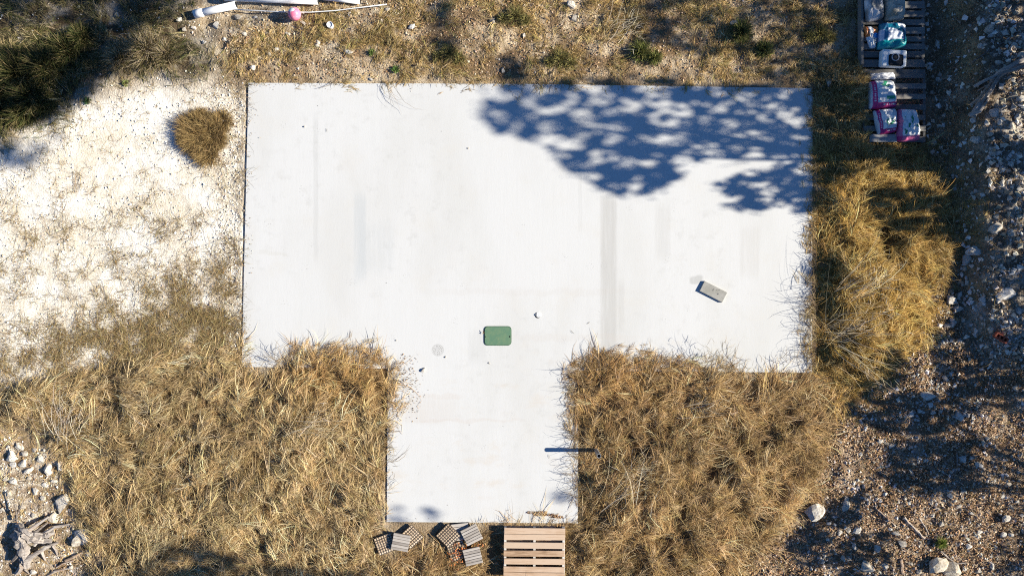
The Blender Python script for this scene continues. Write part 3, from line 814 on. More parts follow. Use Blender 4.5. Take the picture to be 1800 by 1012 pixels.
make_tree('cedar_tree', 'dense cedar outside the frame, shading the bank at upper right', (11.2, 3.4, 0.5),
          [([(1600, -80), (1960, -80), (1960, 170), (1760, 180), (1690, 120), (1620, 120)], .40, .58), ([(1430, 165), (1640, 120), (1640, 270), (1560, 300), (1430, 270)], .24, .50),
           ([(1500, 330), (1570, 325), (1650, 350), (1660, 430), (1560, 420), (1490, 380)], .08, .45), ([(1490, -60), (1630, -60), (1630, 150), (1560, 150), (1500, 60)], .26, .74)],
          18000, zB, 221, leaf=(.05, .09), limbs=10)
zC = lambda s, Y: 2.3 + 0.5 * np.sin(Y * 2) + rng.normal(0, .35, len(s))
make_tree('cedar_tree', 'dense cedar outside the frame, shading the middle of the right bank', (11.6, -0.4, 0.5),
          [([(1650, 255), (1960, 240), (1960, 560), (1700, 560), (1650, 470)], .62, .58), ([(1630, 560), (1960, 560), (1960, 700), (1680, 720), (1640, 640)], .38, .58)],
          15000, zC, 241, leaf=(.05, .09), limbs=10)
make_tree('oak_tree', 'oak outside the frame, mottling the leaf litter at lower right', (11.8, -3.4, 0.35),
          [([(1480, 690), (1640, 690), (1720, 720), (1640, 765), (1500, 745)], .24, .52), ([(1560, 780), (1720, 770), (1730, 860), (1600, 875), (1540, 830)], .26, .72),
           ([(1480, 870), (1530, 850), (1520, 900), (1420, 970), (1380, 960)], .10, .75), ([(1390, 960), (1560, 930), (1560, 1040), (1390, 1040)], .14, .5),
           ([(1740, 960), (1960, 880), (1960, 1100), (1740, 1100)], .14, .8), ([(1490, 600), (1600, 640), (1560, 700), (1490, 690)], .10, .6)],
          9000, zC, 261, leaf=(.05, .08), limbs=10)
zD = lambda s, Y: 7.2 + 0.3 * np.sin(Y * 2) + rng.normal(0, .25, len(s))
make_tree('pine_tree', 'tall tree outside the frame, shading the top left corner', (9.4, 5.6, 0.5),
          [([(-120, -120), (340, -120), (310, 25), (210, 60), (90, 40), (-120, 75)], .42, .52), ([(130, 40), (210, 50), (190, 140), (120, 195), (40, 225), (20, 150), (100, 110)], .33, .60),
           ([(-80, 240), (110, 235), (60, 290), (-80, 300)], .04, .3), ([(-60, 100), (60, 90), (60, 200), (-60, 210)], .11, .5)],
          10000, zD, 281, leaf=(.06, .10), limbs=8, trunk_r=.16, fork=(9.3, 5.5, 5.6))
zE = lambda s, Y: 5.9 + 0.3 * np.sin(Y * 2) + rng.normal(0, .25, len(s))
make_tree('oak_tree', 'tall oak outside the frame, shading the bottom edge of the lot', (8.4, -5.6, 0.1),
          [([(240, 955), (300, 935), (370, 960), (430, 985), (430, 1100), (180, 1100), (200, 990)], .60, .55), ([(690, 885), (720, 905), (715, 918), (690, 910)], .010, .4),
           ([(742, 893), (770, 908), (765, 916), (745, 905)], .010, .5), ([(965, 858), (1012, 862), (1012, 880), (960, 874)], .007, .3), ([(450, 990), (640, 1000), (640, 1100), (450, 1100)], .26, .6)],
          4200, zE, 301, leaf=(.05, .09), limbs=7, trunk_r=.2)

# ------------------------------------------------------------------ rocks
def rock_mesh(i):
    r = np.random.default_rng(500 + i)
    bm = bmesh.new()
    bmesh.ops.create_icosphere(bm, subdivisions=2, radius=0.5)
    planes = [(lambda d: d / np.linalg.norm(d))(r.normal(0, 1, 3)) for _ in range(7)]
    offs = r.uniform(.17, .38, 7)
    for v in bm.verts:
        p = np.array(v.co)
        for d, o in zip(planes, offs):
            k = p @ d - o
            if k > 0: p = p - d * k
        p = p * (1 + r.normal(0, .03))
        v.co = Vector(p * np.array([1, 1, 1.0]))
    me = bpy.data.meshes.new('rock'); bm.to_mesh(me); bm.free()
    me.materials.append(M['rock']); return me
ROCKS = [rock_mesh(i) for i in range(9)]
def rock(px, py, w, h=None, label=None, group=None, name='rock', zs=.5):
    h = h or w * rng.uniform(.65, 1.0)
    X, Y = (px - 900) * S, (506 - py) * S
    z0 = float(floor_z(np.array([X]), np.array([Y]))[0])
    k = (H - z0) / H; X *= k; Y *= k
    z0 = float(floor_z(np.array([X]), np.array([Y]))[0])
    o = bpy.data.objects.new(name, ROCKS[rng.integers(0, 9)])
    a = w * S * 1.3; b = h * S * 1.3; c = min(a, b) * zs * 1.25
    o.scale = (a, b, c); o.location = (X, Y, z0 + c * .12)
    o.rotation_euler = (0, 0, rng.uniform(-.5, .5) + (math.pi if rng.random() < .5 else 0))
    link(o); tag(o, label, 'rock', group); return o

GR = [
 ('small limestone rock lying in the leaf litter of the lower right corner', 'limestone rocks in the leaf litter at lower right',
  [(1445,784,10),(1547,774,11),(1565,783,12),(1691,806,14),(1721,816,13),(1772,851,11),(1684,888,12),(1706,901,10),(1639,903,9),(1654,921,9),(1490,931,14),(1475,936,10),(1765,911,16),(1761,939,12),(1777,938,9),(1720,935,12),(1702,959,11),(1694,998,9),(1721,1001,10),(1742,995,12),(1554,994,14),(1540,985,9),(1492,980,10),(1445,985,9),(1455,919,9),(1506,895,9),(1500,846,8),(1574,851,7),(1582,835,8),(1557,819,8),(1512,798,9),(1661,799,7),(1707,805,9),(1765,821,8),(1762,873,10),(1786,881,9),(1500,959,12),(1735,770,8),(1755,790,7),(1780,770,8),(1790,830,8),(1735,845,7),(1712,850,7),(1795,905,9),(1690,930,7),(1672,940,6),(1600,990,8),(1615,1003,9),(1660,830,6),(1640,780,6)]),
 ('small blue-grey shaded rock on the dim litter beside the golden grass', 'shaded rocks right of the golden grass',
  [(1736,528,14),(1674,568,14),(1664,572,12),(1707,571,9),(1716,588,10),(1611,707,7),(1634,712,12),(1615,721,12),(1601,726,13),(1623,724,7),(1639,725,10),(1696,721,8),(1700,731,8),(1710,732,11),(1582,732,8),(1590,732,7),(1612,738,7),(1631,752,10),(1704,752,8),(1662,665,12),(1725,637,9),(1784,681,12),(1720,707,8),(1755,530,9),(1790,545,10),(1720,545,8),(1745,560,9),(1770,572,8),(1685,600,7),(1675,731,8),(1653,722,7)]),
 ('chunk of broken limestone on the shaded bank at upper right', 'limestone chunks on the right bank',
  [(1760,11,12),(1739,50,14),(1779,81,13),(1751,112,11),(1724,80,9),(1750,197,16),(1791,205,12),(1776,222,14),(1760,152,12),(1767,240,12),(1720,208,12),(1740,63,9),(1735,215,10),(1758,215,11),(1742,235,12),(1790,240,10),(1746,270,14),(1775,290,12),(1760,320,10),(1790,330,12),(1744,262,9),(1770,350,10),(1735,300,9),(1790,370,10),(1752,380,9),(1780,410,11),(1685,330,9),(1700,142,8),(1650,140,12),(1790,20,10),(1750,30,9),(1715,40,8),(1795,60,9),(1730,110,8),(1780,140,9),(1795,270,9),(1720,265,9),(1765,445,10),(1792,470,11),(1740,420,8)]),
 ('small cream rock on the stony ground above the slab', 'cream rocks above the slab',
  [(475,96,8),(486,87,10),(532,41,11),(530,51,8),(725,47,13),(682,17,10),(670,37,7),(866,38,10),(653,140,8),(455,102,8),(315,35,10),(381,46,13),(325,52,9),(340,50,9),(445,119,10),(1010,34,12),(1250,29,9),(921,62,8),(559,76,16),(505,60,9),(430,60,9),(450,30,8),(395,70,8),(470,60,9),(615,25,9),(360,75,8),(410,92,7),(520,75,7),(735,90,7),(760,120,6)]),
 ('small white rock on the dirt near the bottom left stump', 'white rocks near the stump',
  [(35,784,16),(61,790,11),(21,800,18),(46,796,12),(72,806,12),(25,816,16),(41,813,15),(85,824,18),(107,818,16),(24,845,15),(16,866,15),(11,840,10),(95,845,11),(77,875,12),(155,971,14),(126,995,9),(150,794,8),(80,851,12),(62,862,12),(40,890,10),(5,895,10),(60,905,9),(15,785,8),(52,840,9),(175,945,8),(220,975,12),(60,1004,10),(192,938,7),(212,905,9)]),
]
ONE = [(51,826,15,9,'pinkish rock among the white rocks above the stump'),(110,886,27,33,'large bright white limestone rock above the bottom left stump'),(95,909,18,16,'rounded white rock touching the largest white rock by the stump'),
 (148,940,34,26,'broken white limestone slab right of the stump'),(138,950,22,20,'second white limestone piece leaning on the broken slab by the stump'),(203,1004,34,16,'flat tan rock at the bottom edge right of the stump'),
 (1670,526,24,17,'pale rock in shade with a second one touching its lower right'),(1682,542,24,11,'flat pale rock touching the rock above it in the right shade'),(1771,516,44,18,'wide pale limestone ledge piece at the right edge of the frame'),
 (1630,695,27,15,'largest pale rock in the shade below the golden grass'),(1686,731,14,19,'upright cream rock in the rocky patch right of the brown grass'),
 (1642,992,36,32,'big white limestone boulder at the bottom edge, left half'),(1672,1000,30,26,'big white limestone boulder at the bottom edge, right half'),(1522,994,26,18,'bluish rock at the bottom edge left of the white boulder'),
 (1432,896,32,36,'pale ragged limestone outcrop at the lower edge of the brown grass'),(1486,884,14,24,'narrow grey rock standing beside the pale outcrop'),(1506,929,16,14,'bright squarish white rock in the leaf litter below the outcrop'),
 (1542,963,11,12,'small square white rock below the two dark sticks'),(1572,936,17,9,'oblong white rock between the dark sticks'),(1669,871,12,13,'bright faceted rock beside the dark shade patch at lower right'),(1585,955,22,13,'flat greyish rock above the bottom edge near the sticks'),
 (1456,145,13,18,'white rock in the grass just off the top right slab corner'),(1791,100,18,14,'large bluish rock on the bank at the right edge of the frame'),(1789,175,13,12,'sunlit white rock at the right edge beside the splintered log'),(1726,243,17,15,'squarish sunlit rock at the top of the bank'),
 (1710,455,22,16,'pale blue rock at the top of the shaded bank'),(1748,400,26,18,'large bluish limestone chunk on the shaded right bank'),(1725,440,34,20,'wide pale limestone chunk jutting from the bank'),
 (614,92,16,9,'flat pale rock in the grass between the white cup and the slab'),(884,124,8,10,'single rounded rock beside the dark hollow at the top slab edge'),(1002,10,14,18,'pale grey rock at the top edge of the frame'),(1291,41,15,9,'dark grey rock in the shade above the slab'),
 (421,31,15,11,'white rock below the short white pipe'),(207,26,10,10,'lone white rock in the shaded top left scrub')]
for (x, y, w, h, lab) in ONE: rock(x, y, w, h, lab)
LANDMARKS = [('the red brick', 1754, 593), ('the thickest bare stick', 1606, 928), ('the bent stick', 1676, 985), ('the green tuft', 1652, 953), ('the pale ragged outcrop', 1432, 896), ('the splintered log', 1735, 165),
             ('the big white boulder', 1655, 996), ('the largest shaded pale rock', 1630, 695), ('the wide pale ledge piece', 1771, 516), ('the wide limestone chunk', 1725, 440), ('the upright short stick', 1682, 805), ('the upright cream rock', 1686, 731),
             ('the pink ball', 517, 24), ('the white cup', 580, 45), ('the short white pipe', 380, 17), ('the stump', 45, 950), ('the largest white rock', 110, 886), ('the pinkish rock', 51, 826), ('the small green weed', 696, 124),
             ('the mossy clump', 1125, 92), ('the thin pale twig', 1742, 953), ('the bluish edge rock', 1791, 100), ('the broken white slab', 148, 940), ('the squarish bank rock', 1726, 243)]
DIRS = ['right of', 'upper right of', 'above', 'upper left of', 'left of', 'lower left of', 'below', 'lower right of']
KIND = ['small limestone rock', 'small shaded rock', 'limestone chunk', 'small cream rock', 'small white rock']
ORD = ['nearest', 'second nearest', 'third nearest', 'fourth nearest', 'fifth nearest', 'sixth nearest', 'seventh nearest', 'eighth nearest', 'ninth nearest', 'tenth nearest', 'eleventh nearest', 'twelfth nearest']
allr = [(x, y, w, gi) for gi, g in enumerate(GR) for (x, y, w) in g[2]]
def sector(lx, ly, x, y): return int(round(math.atan2(-(y - ly), x - lx) / (math.pi / 4))) % 8
used = set()
for (x, y, w, gi) in allr:
    for (nm, lx, ly) in sorted(LANDMARKS, key=lambda l: math.hypot(l[1] - x, l[2] - y)):
        sc_ = sector(lx, ly, x, y)
        ds = sorted(math.hypot(a - lx, b - ly) for (a, b, c_, g2) in allr if g2 == gi and sector(lx, ly, a, b) == sc_)
        k_ = ds.index(math.hypot(x - lx, y - ly))
        lab = f'{KIND[gi]}, {ORD[min(k_, 11)]} one {DIRS[sc_]} {nm}'
        if lab not in used and k_ < 12: break
    used.add(lab)
    rock(x, y, w, None, lab, GR[gi][1])


# ------------------------------------------------------------------ things on the slab
def rounded_rect(bm, w, d, r, z0, z1, seg=6):
    pts = []
    for (sx, sy, a0) in ((1, 1, 0), (-1, 1, 90), (-1, -1, 180), (1, -1, 270)):
        for i in range(seg + 1):
            a = math.radians(a0 + 90 * i / seg)
            pts.append((sx * (w / 2 - r) + r * math.cos(a), sy * (d / 2 - r) + r * math.sin(a)))
    lo = [bm.verts.new((x, y, z0)) for x, y in pts]; hi = [bm.verts.new((x * .985, y * .985, z1)) for x, y in pts]
    n = len(pts)
    for i in range(n): bm.faces.new((lo[i], lo[(i + 1) % n], hi[(i + 1) % n], hi[i]))
    bm.faces.new(hi); bm.faces.new(lo[::-1])

x, y, _ = P(875, 590)
vb = empty('valve_box', (x, y, 0), 'green plastic valve box lid set in the concrete slab', 'valve box')
bm = bmesh.new(); rounded_rect(bm, .43, .305, .06, -.02, .007); bm_obj('rim', bm, M['lid_rim'], vb)
bm = bmesh.new(); rounded_rect(bm, .405, .28, .052, .0, .013); lid = bm_obj('lid', bm, M['lid_green'], vb)
for sx in (-1, 1):
    bm = bmesh.new(); bm_box(bm, (sx * .188, -.012, .0135), (.012 if sx > 0 else .01, .026 if sx > 0 else .016, .005)); bm_obj('bolt_hole_shade', bm, M['hole_shade'], lid)  # black blocks on the lid paint the shade of bolt holes
acc = Acc(); ribbons(acc, np.array([[-.225, .055, .02]] * 7), rng.uniform(0, 6.28, 7), np.full(7, .4), np.full(7, .035), np.full(7, .8), np.full(7, .008), tones(7, [(.4, .28, .12), (.2, .12, .05)]), 2, None, False)
dl = acc.obj('dead_leaf', M['grass']); dl.location = (x, y, 0); tag(dl, 'crumpled dead leaf at the left rim of the green lid', 'leaf')

def cyl(bm, r1, r2, z0, z1, seg=20, c=(0, 0)):
    lo = [bm.verts.new((c[0] + r1 * math.cos(2 * math.pi * i / seg), c[1] + r1 * math.sin(2 * math.pi * i / seg), z0)) for i in range(seg)]
    hi = [bm.verts.new((c[0] + r2 * math.cos(2 * math.pi * i / seg), c[1] + r2 * math.sin(2 * math.pi * i / seg), z1)) for i in range(seg)]
    for i in range(seg): bm.faces.new((lo[i], lo[(i + 1) % seg], hi[(i + 1) % seg], hi[i]))
    bm.faces.new(hi); bm.faces.new(lo[::-1])

x, y, _ = P(946, 553.5)
cc_ = empty('cleanout_cap', (x, y, 0), 'small round white cleanout cap on the slab near the green lid', 'pipe cap')
bm = bmesh.new(); cyl(bm, .044, .044, -.01, .003, 24, (-.006, -.004)); bm_obj('cap_gap_shade', bm, M['hole_shade'], cc_)  # near-black disc paints the shade in the gap around the cap
bm = bmesh.new(); cyl(bm, .040, .037, 0, .012, 24, (.004, .004)); cp = bm_obj('cap', bm, M['pvc'], cc_)
bm = bmesh.new(); bm_box(bm, (-.030, .004, .006), (.026, .028, .014)); bm_obj('notch', bm, M['steel'], cc_)
for q in ((.012, .012), (.006, -.018)):
    bm = bmesh.new(); cyl(bm, .005, .005, .011, .0135, 8, q); bm_obj('screw', bm, M['steel'], cp)

x, y, _ = P(1254.3, 512.6, .035)
bl = empty('concrete_block', (x, y, 0), 'grey concrete paver block lying tilted on the right of the slab', 'concrete block', rz=math.radians(-27))
bm = bmesh.new(); bm_box(bm, (0, 0, .0165), (.395, .175, .033), 0, .004, .0015); bm_obj('block_body', bm, M['block'], bl)
acc = Acc(); ribbons(acc, np.array([[.03, .02, .037], [.06, -.045, .037], [-.01, .01, .037]]), np.array([.4, .7, 1.4]), np.full(3, .05), np.array([.09, .035, .06]), np.full(3, .05), np.full(3, .006), tones(3, [(.12, .1, .09)]), 3, np.array([-1.2, 0, -1.2]), False)
tw = acc.obj('twig', M['grass']); tw.location = (x, y, 0); tag(tw, 'curved bit of dead stem lying on the grey block', 'twig')

x, y, zt = P(1053, 801, .39)
po = empty('steel_post', (x, y, 0), 'hollow round steel post standing in brown grass right of the slab stem', 'post')
def ring_tube(bm, ro, ri, z0, z1, seg=24):
    rs = [[bm.verts.new((r * math.cos(2 * math.pi * i / seg), r * math.sin(2 * math.pi * i / seg), z)) for i in range(seg)] for r, z in ((ro, z0), (ro, z1), (ri, z1), (ri, z0))]
    for a, b in ((0, 1), (1, 2), (2, 3)):
        for i in range(seg): bm.faces.new((rs[a][i], rs[a][(i + 1) % seg], rs[b][(i + 1) % seg], rs[b][i]))
bm = bmesh.new(); ring_tube(bm, .032, .025, -.05, .39); bm_obj('pipe', bm, M['steel'], po)
bm = bmesh.new(); cyl(bm, .0248, .0248, -.04, -.02); bm_obj('pipe_shade', bm, M['hole_shade'], po)  # added black plug paints the shade down inside the pipe

st = rock(744.5, 649.5, 6, 9, 'small dark stone lying on the slab right of the left grass mound', None, 'stone'); st.rotation_euler.z = -.6; st.location.z = .01
for (px, py, w, lab) in ((535.5, 223, 3.5, 'tiny dark clod on the slab near its top left'), (783, 627, 2.8, 'tiny dark pebble beside the round speckled mark'), (823, 261, 2.6, 'tiny dark pebble on the slab left of the tree shade'), (860, 638, 3, 'tiny dark chip below the green lid'), (697, 598, 2.5, 'tiny chip above the left grass mound')):
    o = rock(px, py, w, w, lab, None, 'clod'); o.location.z = .006; o['category'] = 'clod'
acc = Acc()
for (px, py, a, L) in ((573.5, 226, -1.5, .07), (574.5, 232, 1.4, .05), (1032, 569, .5, .06), (1003, 580, -.9, .09), (965, 805, 1.5, .07), (890, 897, .3, .06), (734, 724, 1.2, .05), (1262, 515, .7, .03)):
    p = P(px, py)
    ribbons(acc, np.array([[p[0], p[1], .006]]), np.array([a]), np.array([.15]), np.array([L]), np.array([.3]), np.array([.006]), tones(1, [(.12, .10, .08)]), 3, np.array([.6]))
tag(acc.obj('stem_scraps', M['grass']), 'short bits of dead stem strewn over the slab', 'stems', kind='stuff')

# ------------------------------------------------------------------ pallets
def gz(px, py): return float(ground_px(np.array([float(px)]), np.array([float(py)]))[0])
def pallet(label, x0, x1, boards, zt, mats, runners=3, skew=0.0, y_end=None):
    cx, cy = (x0 + x1) / 2, (boards[0][0] + boards[-1][1]) / 2
    b = P(cx, cy, zt); root = empty('wooden_pallet', (b[0], b[1], zt - .115), label, 'pallet', rz=skew)
    k = S * (H - zt) / H; Lx = (x1 - x0) * k
    d = (boards[-1][1] - boards[0][0]) * k
    for (ya, yb, *ex) in boards:
        yc = -((ya + yb) / 2 - cy) * k
        box_obj('deck_board', (rng.normal(0, .003), yc, .107), (Lx * rng.uniform(.99, 1.0), (yb - ya) * k, .016), mats[0], root, rng.normal(0, .004), .002, .0012)
    for i in range(runners):
        xx = -Lx / 2 + .02 + (Lx - .04) * i / (runners - 1)
        box_obj('stringer', (xx, 0, .057), (.037, d * .995, .083), mats[1], root, 0, .002)
    for yy in (-.44, -.22, 0, .22, .44):
        box_obj('bottom_board', (0, yy * d, .007), (Lx * .99, .085, .014), mats[0], root, 0, .002)
    return root
pallet('pale new wooden pallet at the bottom edge below the slab stem', 885.5, 993, [(927.8, 938.2), (938.8, 948.6), (953, 963.6), (967.3, 977.6), (981.4, 991.6), (995.6, 1005.3), (1006, 1016.5)], .11, (M['pallet_new'], M['pallet_edge']), skew=math.radians(-.6))
pb = pallet('upper grey weathered pallet at top right under the bags and white box', 1516, 1626, [(-26, -16), (-12, -1), (3, 15), (19, 30), (34, 44), (48, 60), (64, 73), (77, 87), (90, 101), (105, 118)], .13, (M['pallet_grey'], M['pallet_grey']))
box_obj('side_board', (-.50, .0, .10), (.035, 1.2, .11), M['pallet_grey'], pb, 0, .002)
pallet('lower grey weathered pallet at top right under the magenta bags', 1518, 1628, [(122, 137), (147, 156), (165, 174), (183.5, 193), (202, 211), (221, 231), (240, 250)], .12, (M['pallet_grey'], M['pallet_grey']))

# ------------------------------------------------------------------ bags and other goods on the pallets
def bag(name, label, cat, poly, z0, hgt, colf, seed, wr=.02, N=34):
    """pillow bag over a four-corner plan outline (photo-plan pixels, order TL TR BR BL)"""
    zc = z0 + hgt * .6
    c = np.array([P(px, py, zc)[:2] for px, py in poly]); ctr = c.mean(0); c = c - ctr
    u = np.linspace(0, 1, N); U, V = np.meshgrid(u, u, indexing='ij')
    q = (c[0] * ((1 - U) * (1 - V))[..., None] + c[1] * (U * (1 - V))[..., None] + c[2] * (U * V)[..., None] + c[3] * ((1 - U) * V)[..., None])
    e = np.clip(1 - np.abs(2 * U - 1) ** 3.2, 0, 1) ** .5 * np.clip(1 - np.abs(2 * V - 1) ** 3.2, 0, 1) ** .5
    rad = 1 - .055 * (np.abs(2 * U - 1) ** 4) * (np.abs(2 * V - 1) ** 2) * 1.6 - .03 * np.sin(V * 3.14) * (np.abs(2 * U - 1) ** 6)
    q = q * rad[..., None]
    w = (fbm(U * 7 + V * 2, V * 5, seed, 3) - .5) * wr * 2.4 + (np.abs(fbm(U * 4 - V * 3, V * 9 + U * 2, seed + 4, 2) - .5)) * -wr * 2.6
    zt = hgt * (.22 + .78 * e) + w * (.3 + .7 * e)
    zb = np.full_like(zt, .0)
    top = np.concatenate([q, zt[..., None]], -1).reshape(-1, 3); bot = np.concatenate([q * .97, zb[..., None]], -1).reshape(-1, 3)
    idx = np.arange(N * N).reshape(N, N)
    Qt = np.stack([idx[:-1, :-1], idx[:-1, 1:], idx[1:, 1:], idx[1:, :-1]], -1).reshape(-1, 4)
    ring = np.concatenate([idx[0, :], idx[1:, -1], idx[-1, ::-1][1:], idx[::-1, 0][1:-1]])
    r2 = np.roll(ring, -1); n2 = N * N
    Qs = np.stack([ring, ring + n2, r2 + n2, r2], -1)
    cl = np.array([colf(a, b) for a, b in zip(U.ravel(), V.ravel())], float)
    cl = cl * (0.9 + .2 * fbm(U * 12, V * 12, seed + 8, 2).ravel()[:, None])
    o = np_obj(name, np.concatenate([top, bot]), [Qt, Qs, Qt[:, ::-1] + n2], M['print'], {'tone': np.concatenate([cl, cl])}, None, True)
    # outward normals
    bm = bmesh.new(); bm.from_mesh(o.data); bmesh.ops.recalc_face_normals(bm, faces=bm.faces); bm.to_mesh(o.data); bm.free()
    o.location = (ctr[0], ctr[1], z0); tag(o, label, cat, None); return o

WH, MG, TL_, BL_, GN, OR = (.70, .71, .71), (.50, .025, .16), (.0, .19, .24), (.03, .10, .24), (.03, .24, .12), (.62, .20, .05)
def lerp(a, b, t): return tuple(p * (1 - t) + q * t for p, q in zip(a, b))
def c_grey(u, v):
    t = fbm(np.array(u * 5), np.array(v * 2.5), 301, 3); return lerp((.20, .20, .19), (.62, .60, .58), float(sstep(.35, .62, t)))
def c_tan(u, v):
    t = fbm(np.array(u * 3), np.array(v * 6), 305, 3); return lerp((.26, .23, .16), (.52, .47, .37), float(sstep(.3, .65, t)))
def c_orange(u, v):
    if v > .55: return WH if u < .6 or v > .8 else (.25, .30, .33)
    if abs(u - .45) < .12 + .1 * v: return WH
    if u > .6 and v > .35: return (.03, .25, .62)
    return OR if v < .5 else WH
def c_teal(u, v):
    d = math.hypot((u - .25) / .75, (v - .72) / .58)
    if v > .93: return (.05, .30, .34)
    if v > .72: return (.0, .30, .32)
    if v < .09 and u > .22 and u < .5 and int(u * 40) % 3: return WH
    if u < .16: return (.46, .50, .60) if v > .3 else (.02, .18, .26)
    if u < .26: return (.03, .15, .28)
    if d < .78: return (.62, .64, .70)
    if d > 1.02 and u > .62: return WH
    return (.0, .14, .22)
def c_mag(shift):
    def f(u, v):
        if u < .08: return (.50, .52, .56)  # bluish grey edge: shade of the bag's left side put into its colour
        if u < .22:
            if abs(u - .15) < .025 and .2 < v < .8 and int(v * 26) % 2: return (.75, .62, .68)
            return MG
        if v > .82:
            if abs(v - .90) < .03 and .4 < u < .88 and int(u * 30) % 2: return WH
            return MG
        if math.hypot((u - .58) / .22, (v - .16 - shift) / .13) < 1 and fbm(np.array(u * 14), np.array(v * 14), 311, 2) > .45: return GN
        if .62 < v < .74 and .52 < u < .82 and shift == 0: return (.02, .34, .18)
        if u > .93 and v > .5: return MG
        return WH
    return f
def c_mag3(u, v):
    if u < .16: return (.62, .16, .28) if v < .85 else MG
    if v > .86: return (.62, .14, .28)
    t = fbm(np.array(u * 7), np.array(v * 7), 317, 3)
    if t > .66 and .2 < v < .8: return GN
    return WH
bag('fertilizer_bag', 'grey weathered streaky plastic bag at the top edge of the upper pallet', 'bag', [(1519, -14), (1553, -14), (1557, 32), (1524, 38)], .13, .13, c_grey, 401)
bag('feed_bag', 'tan plastic bag beside the grey one at the top edge of the upper pallet', 'bag', [(1556, -14), (1592, -14), (1594, 33), (1557, 37)], .13, .14, c_tan, 411)
bag('snack_bag', 'small crumpled orange and white bag tapering to a point on the upper pallet', 'bag', [(1516, 46), (1546, 45), (1541, 84), (1530, 85)], .13, .07, c_orange, 421, .025)
bag('soil_bag', 'teal bag with a pale round panel on the upper pallet', 'bag', [(1547, 39), (1594, 37), (1597, 83), (1543, 87)], .13, .15, c_teal, 431, .018, 44)
bag('mulch_bag', 'magenta edged white bag lying highest on the lower pallet', 'bag', [(1528, 141), (1575, 139), (1581, 188), (1530, 191)], .12, .17, c_mag(0), 441, .018, 44)
bag('mulch_bag', 'magenta edged white bag with a green print at the lower left of its pallet', 'bag', [(1536, 192), (1579, 189), (1580, 231), (1545, 237)], .12, .14, c_mag(.4), 451, .024, 44)
bag('mulch_bag', 'magenta banded white bag at the lower right corner of its pallet', 'bag', [(1579, 190), (1615, 191), (1622, 246), (1579, 249)], .12, .15, c_mag3, 461, .024, 44)
bag('plastic_sheet', 'crumpled clear white plastic sheet above the magenta bags', 'plastic sheet', [(1529, 129), (1572, 126), (1577, 139), (1527, 141)], .12, .035, lambda u, v: (.62, .62, .64), 471, .02, 26)
o = box_obj('wooden_board', (0, 0, 0), (.42, .12, .02), M['board'], None, 0, .003)
p = P(1552, 243, .13); o.location = (p[0], p[1], .135); tag(o, 'short weathered grey board below the magenta bags', 'board')

x, y, _ = P(1569.5, 103.5, .2)
wb = empty('appliance_box', (x, y, .13), 'white metal box with a black round fitting on the upper pallet', 'appliance')
box_obj('housing', (0, 0, .06), (.365, .245, .12), M['white_box'], wb, math.radians(-3), .012)
fp = box_obj('front_panel', (.015, -.04, .124), (.215, .17, .02), M['black_plastic'], wb, math.radians(-3), .02)
bm = bmesh.new(); ring_tube(bm, .058, .046, .13, .146); bm_obj('ring', bm, M['grey_metal'], fp)
bm = bmesh.new(); cyl(bm, .04, .03, .13, .14); bm_obj('knob', bm, M['black_plastic'], fp)

# ------------------------------------------------------------------ deck tiles below the slab
def tile_slats(px, py, deg, z, label, n=6, size=.262):
    b = P(px, py, z); root = empty('deck_tile', (b[0], b[1], z), label, 'deck tile', 'wooden deck tiles below the slab', math.radians(deg))
    root.rotation_euler = (rng.normal(0, .03), rng.normal(0, .03), math.radians(deg))
    box_obj('backing', (0, 0, -.012), (size * .97, size * .97, .012), M['lattice'], root)
    w = size / n
    for i in range(n):
        box_obj('slat', (rng.normal(0, .002), -size / 2 + w * (i + .5), .004), (size, w * .86, .016), M['slat'], root, 0, .002, .001)
def tile_lattice(px, py, deg, z, label, size=.268):
    b = P(px, py, z); root = empty('deck_tile', (b[0], b[1], z), label, 'deck tile', 'wooden deck tiles below the slab')
    root.rotation_euler = (rng.normal(0, .03), rng.normal(0, .03), math.radians(deg))
    n = 6
    for i in range(n):
        w = size / n
        box_obj('slat', (0, -size / 2 + w * (i + .5), -.012), (size, w * .93, .014), M['lattice_wood'], root, 0, .002)
    bm = bmesh.new()
    for i in range(8):
        t = -size / 2 + size * i / 7
        bm_box(bm, (0, t, -.003), (size, .0065, .005)); bm_box(bm, (t, 0, -.0025), (.0065, size, .005))
    bm_obj('lattice_grid', bm, M['lattice'], root)
tile_lattice(677, 956, 20, .032, 'dark upturned lattice deck tile farthest left')
tile_lattice(723, 943, 42, .032, 'upturned lattice deck tile behind the leftmost slatted tile')
tile_slats(704.5, 952.5, -11, .062, 'leftmost grey slatted deck tile, lying on two lattice tiles')
tile_slats(809, 934, 6, .025, 'pale slatted deck tile mostly hidden between lattice and slatted tile', 5)
tile_lattice(788.5, 941, 45, .058, 'upturned lattice deck tile set like a diamond at the slab edge')
tile_slats(829, 939, 26, .066, 'brownish slatted deck tile highest of the right cluster')
tile_lattice(804, 968, 20, .03, 'lattice deck tile strewn with orange leaves', .26)
tile_slats(831, 977, 13, .06, 'silvery slatted deck tile at the bottom of the right cluster')
m_or = mask([(795, 948), (815, 945), (825, 955), (845, 945), (850, 955), (822, 962), (818, 985), (795, 990), (790, 970)], 5, 1, 151)
litter('orange_leaves', m_or, 260, (.02, .045), [(.55, .18, .05), (.42, .13, .045), (.50, .28, .12)], 'rusty orange leaves between the deck tiles', .08)

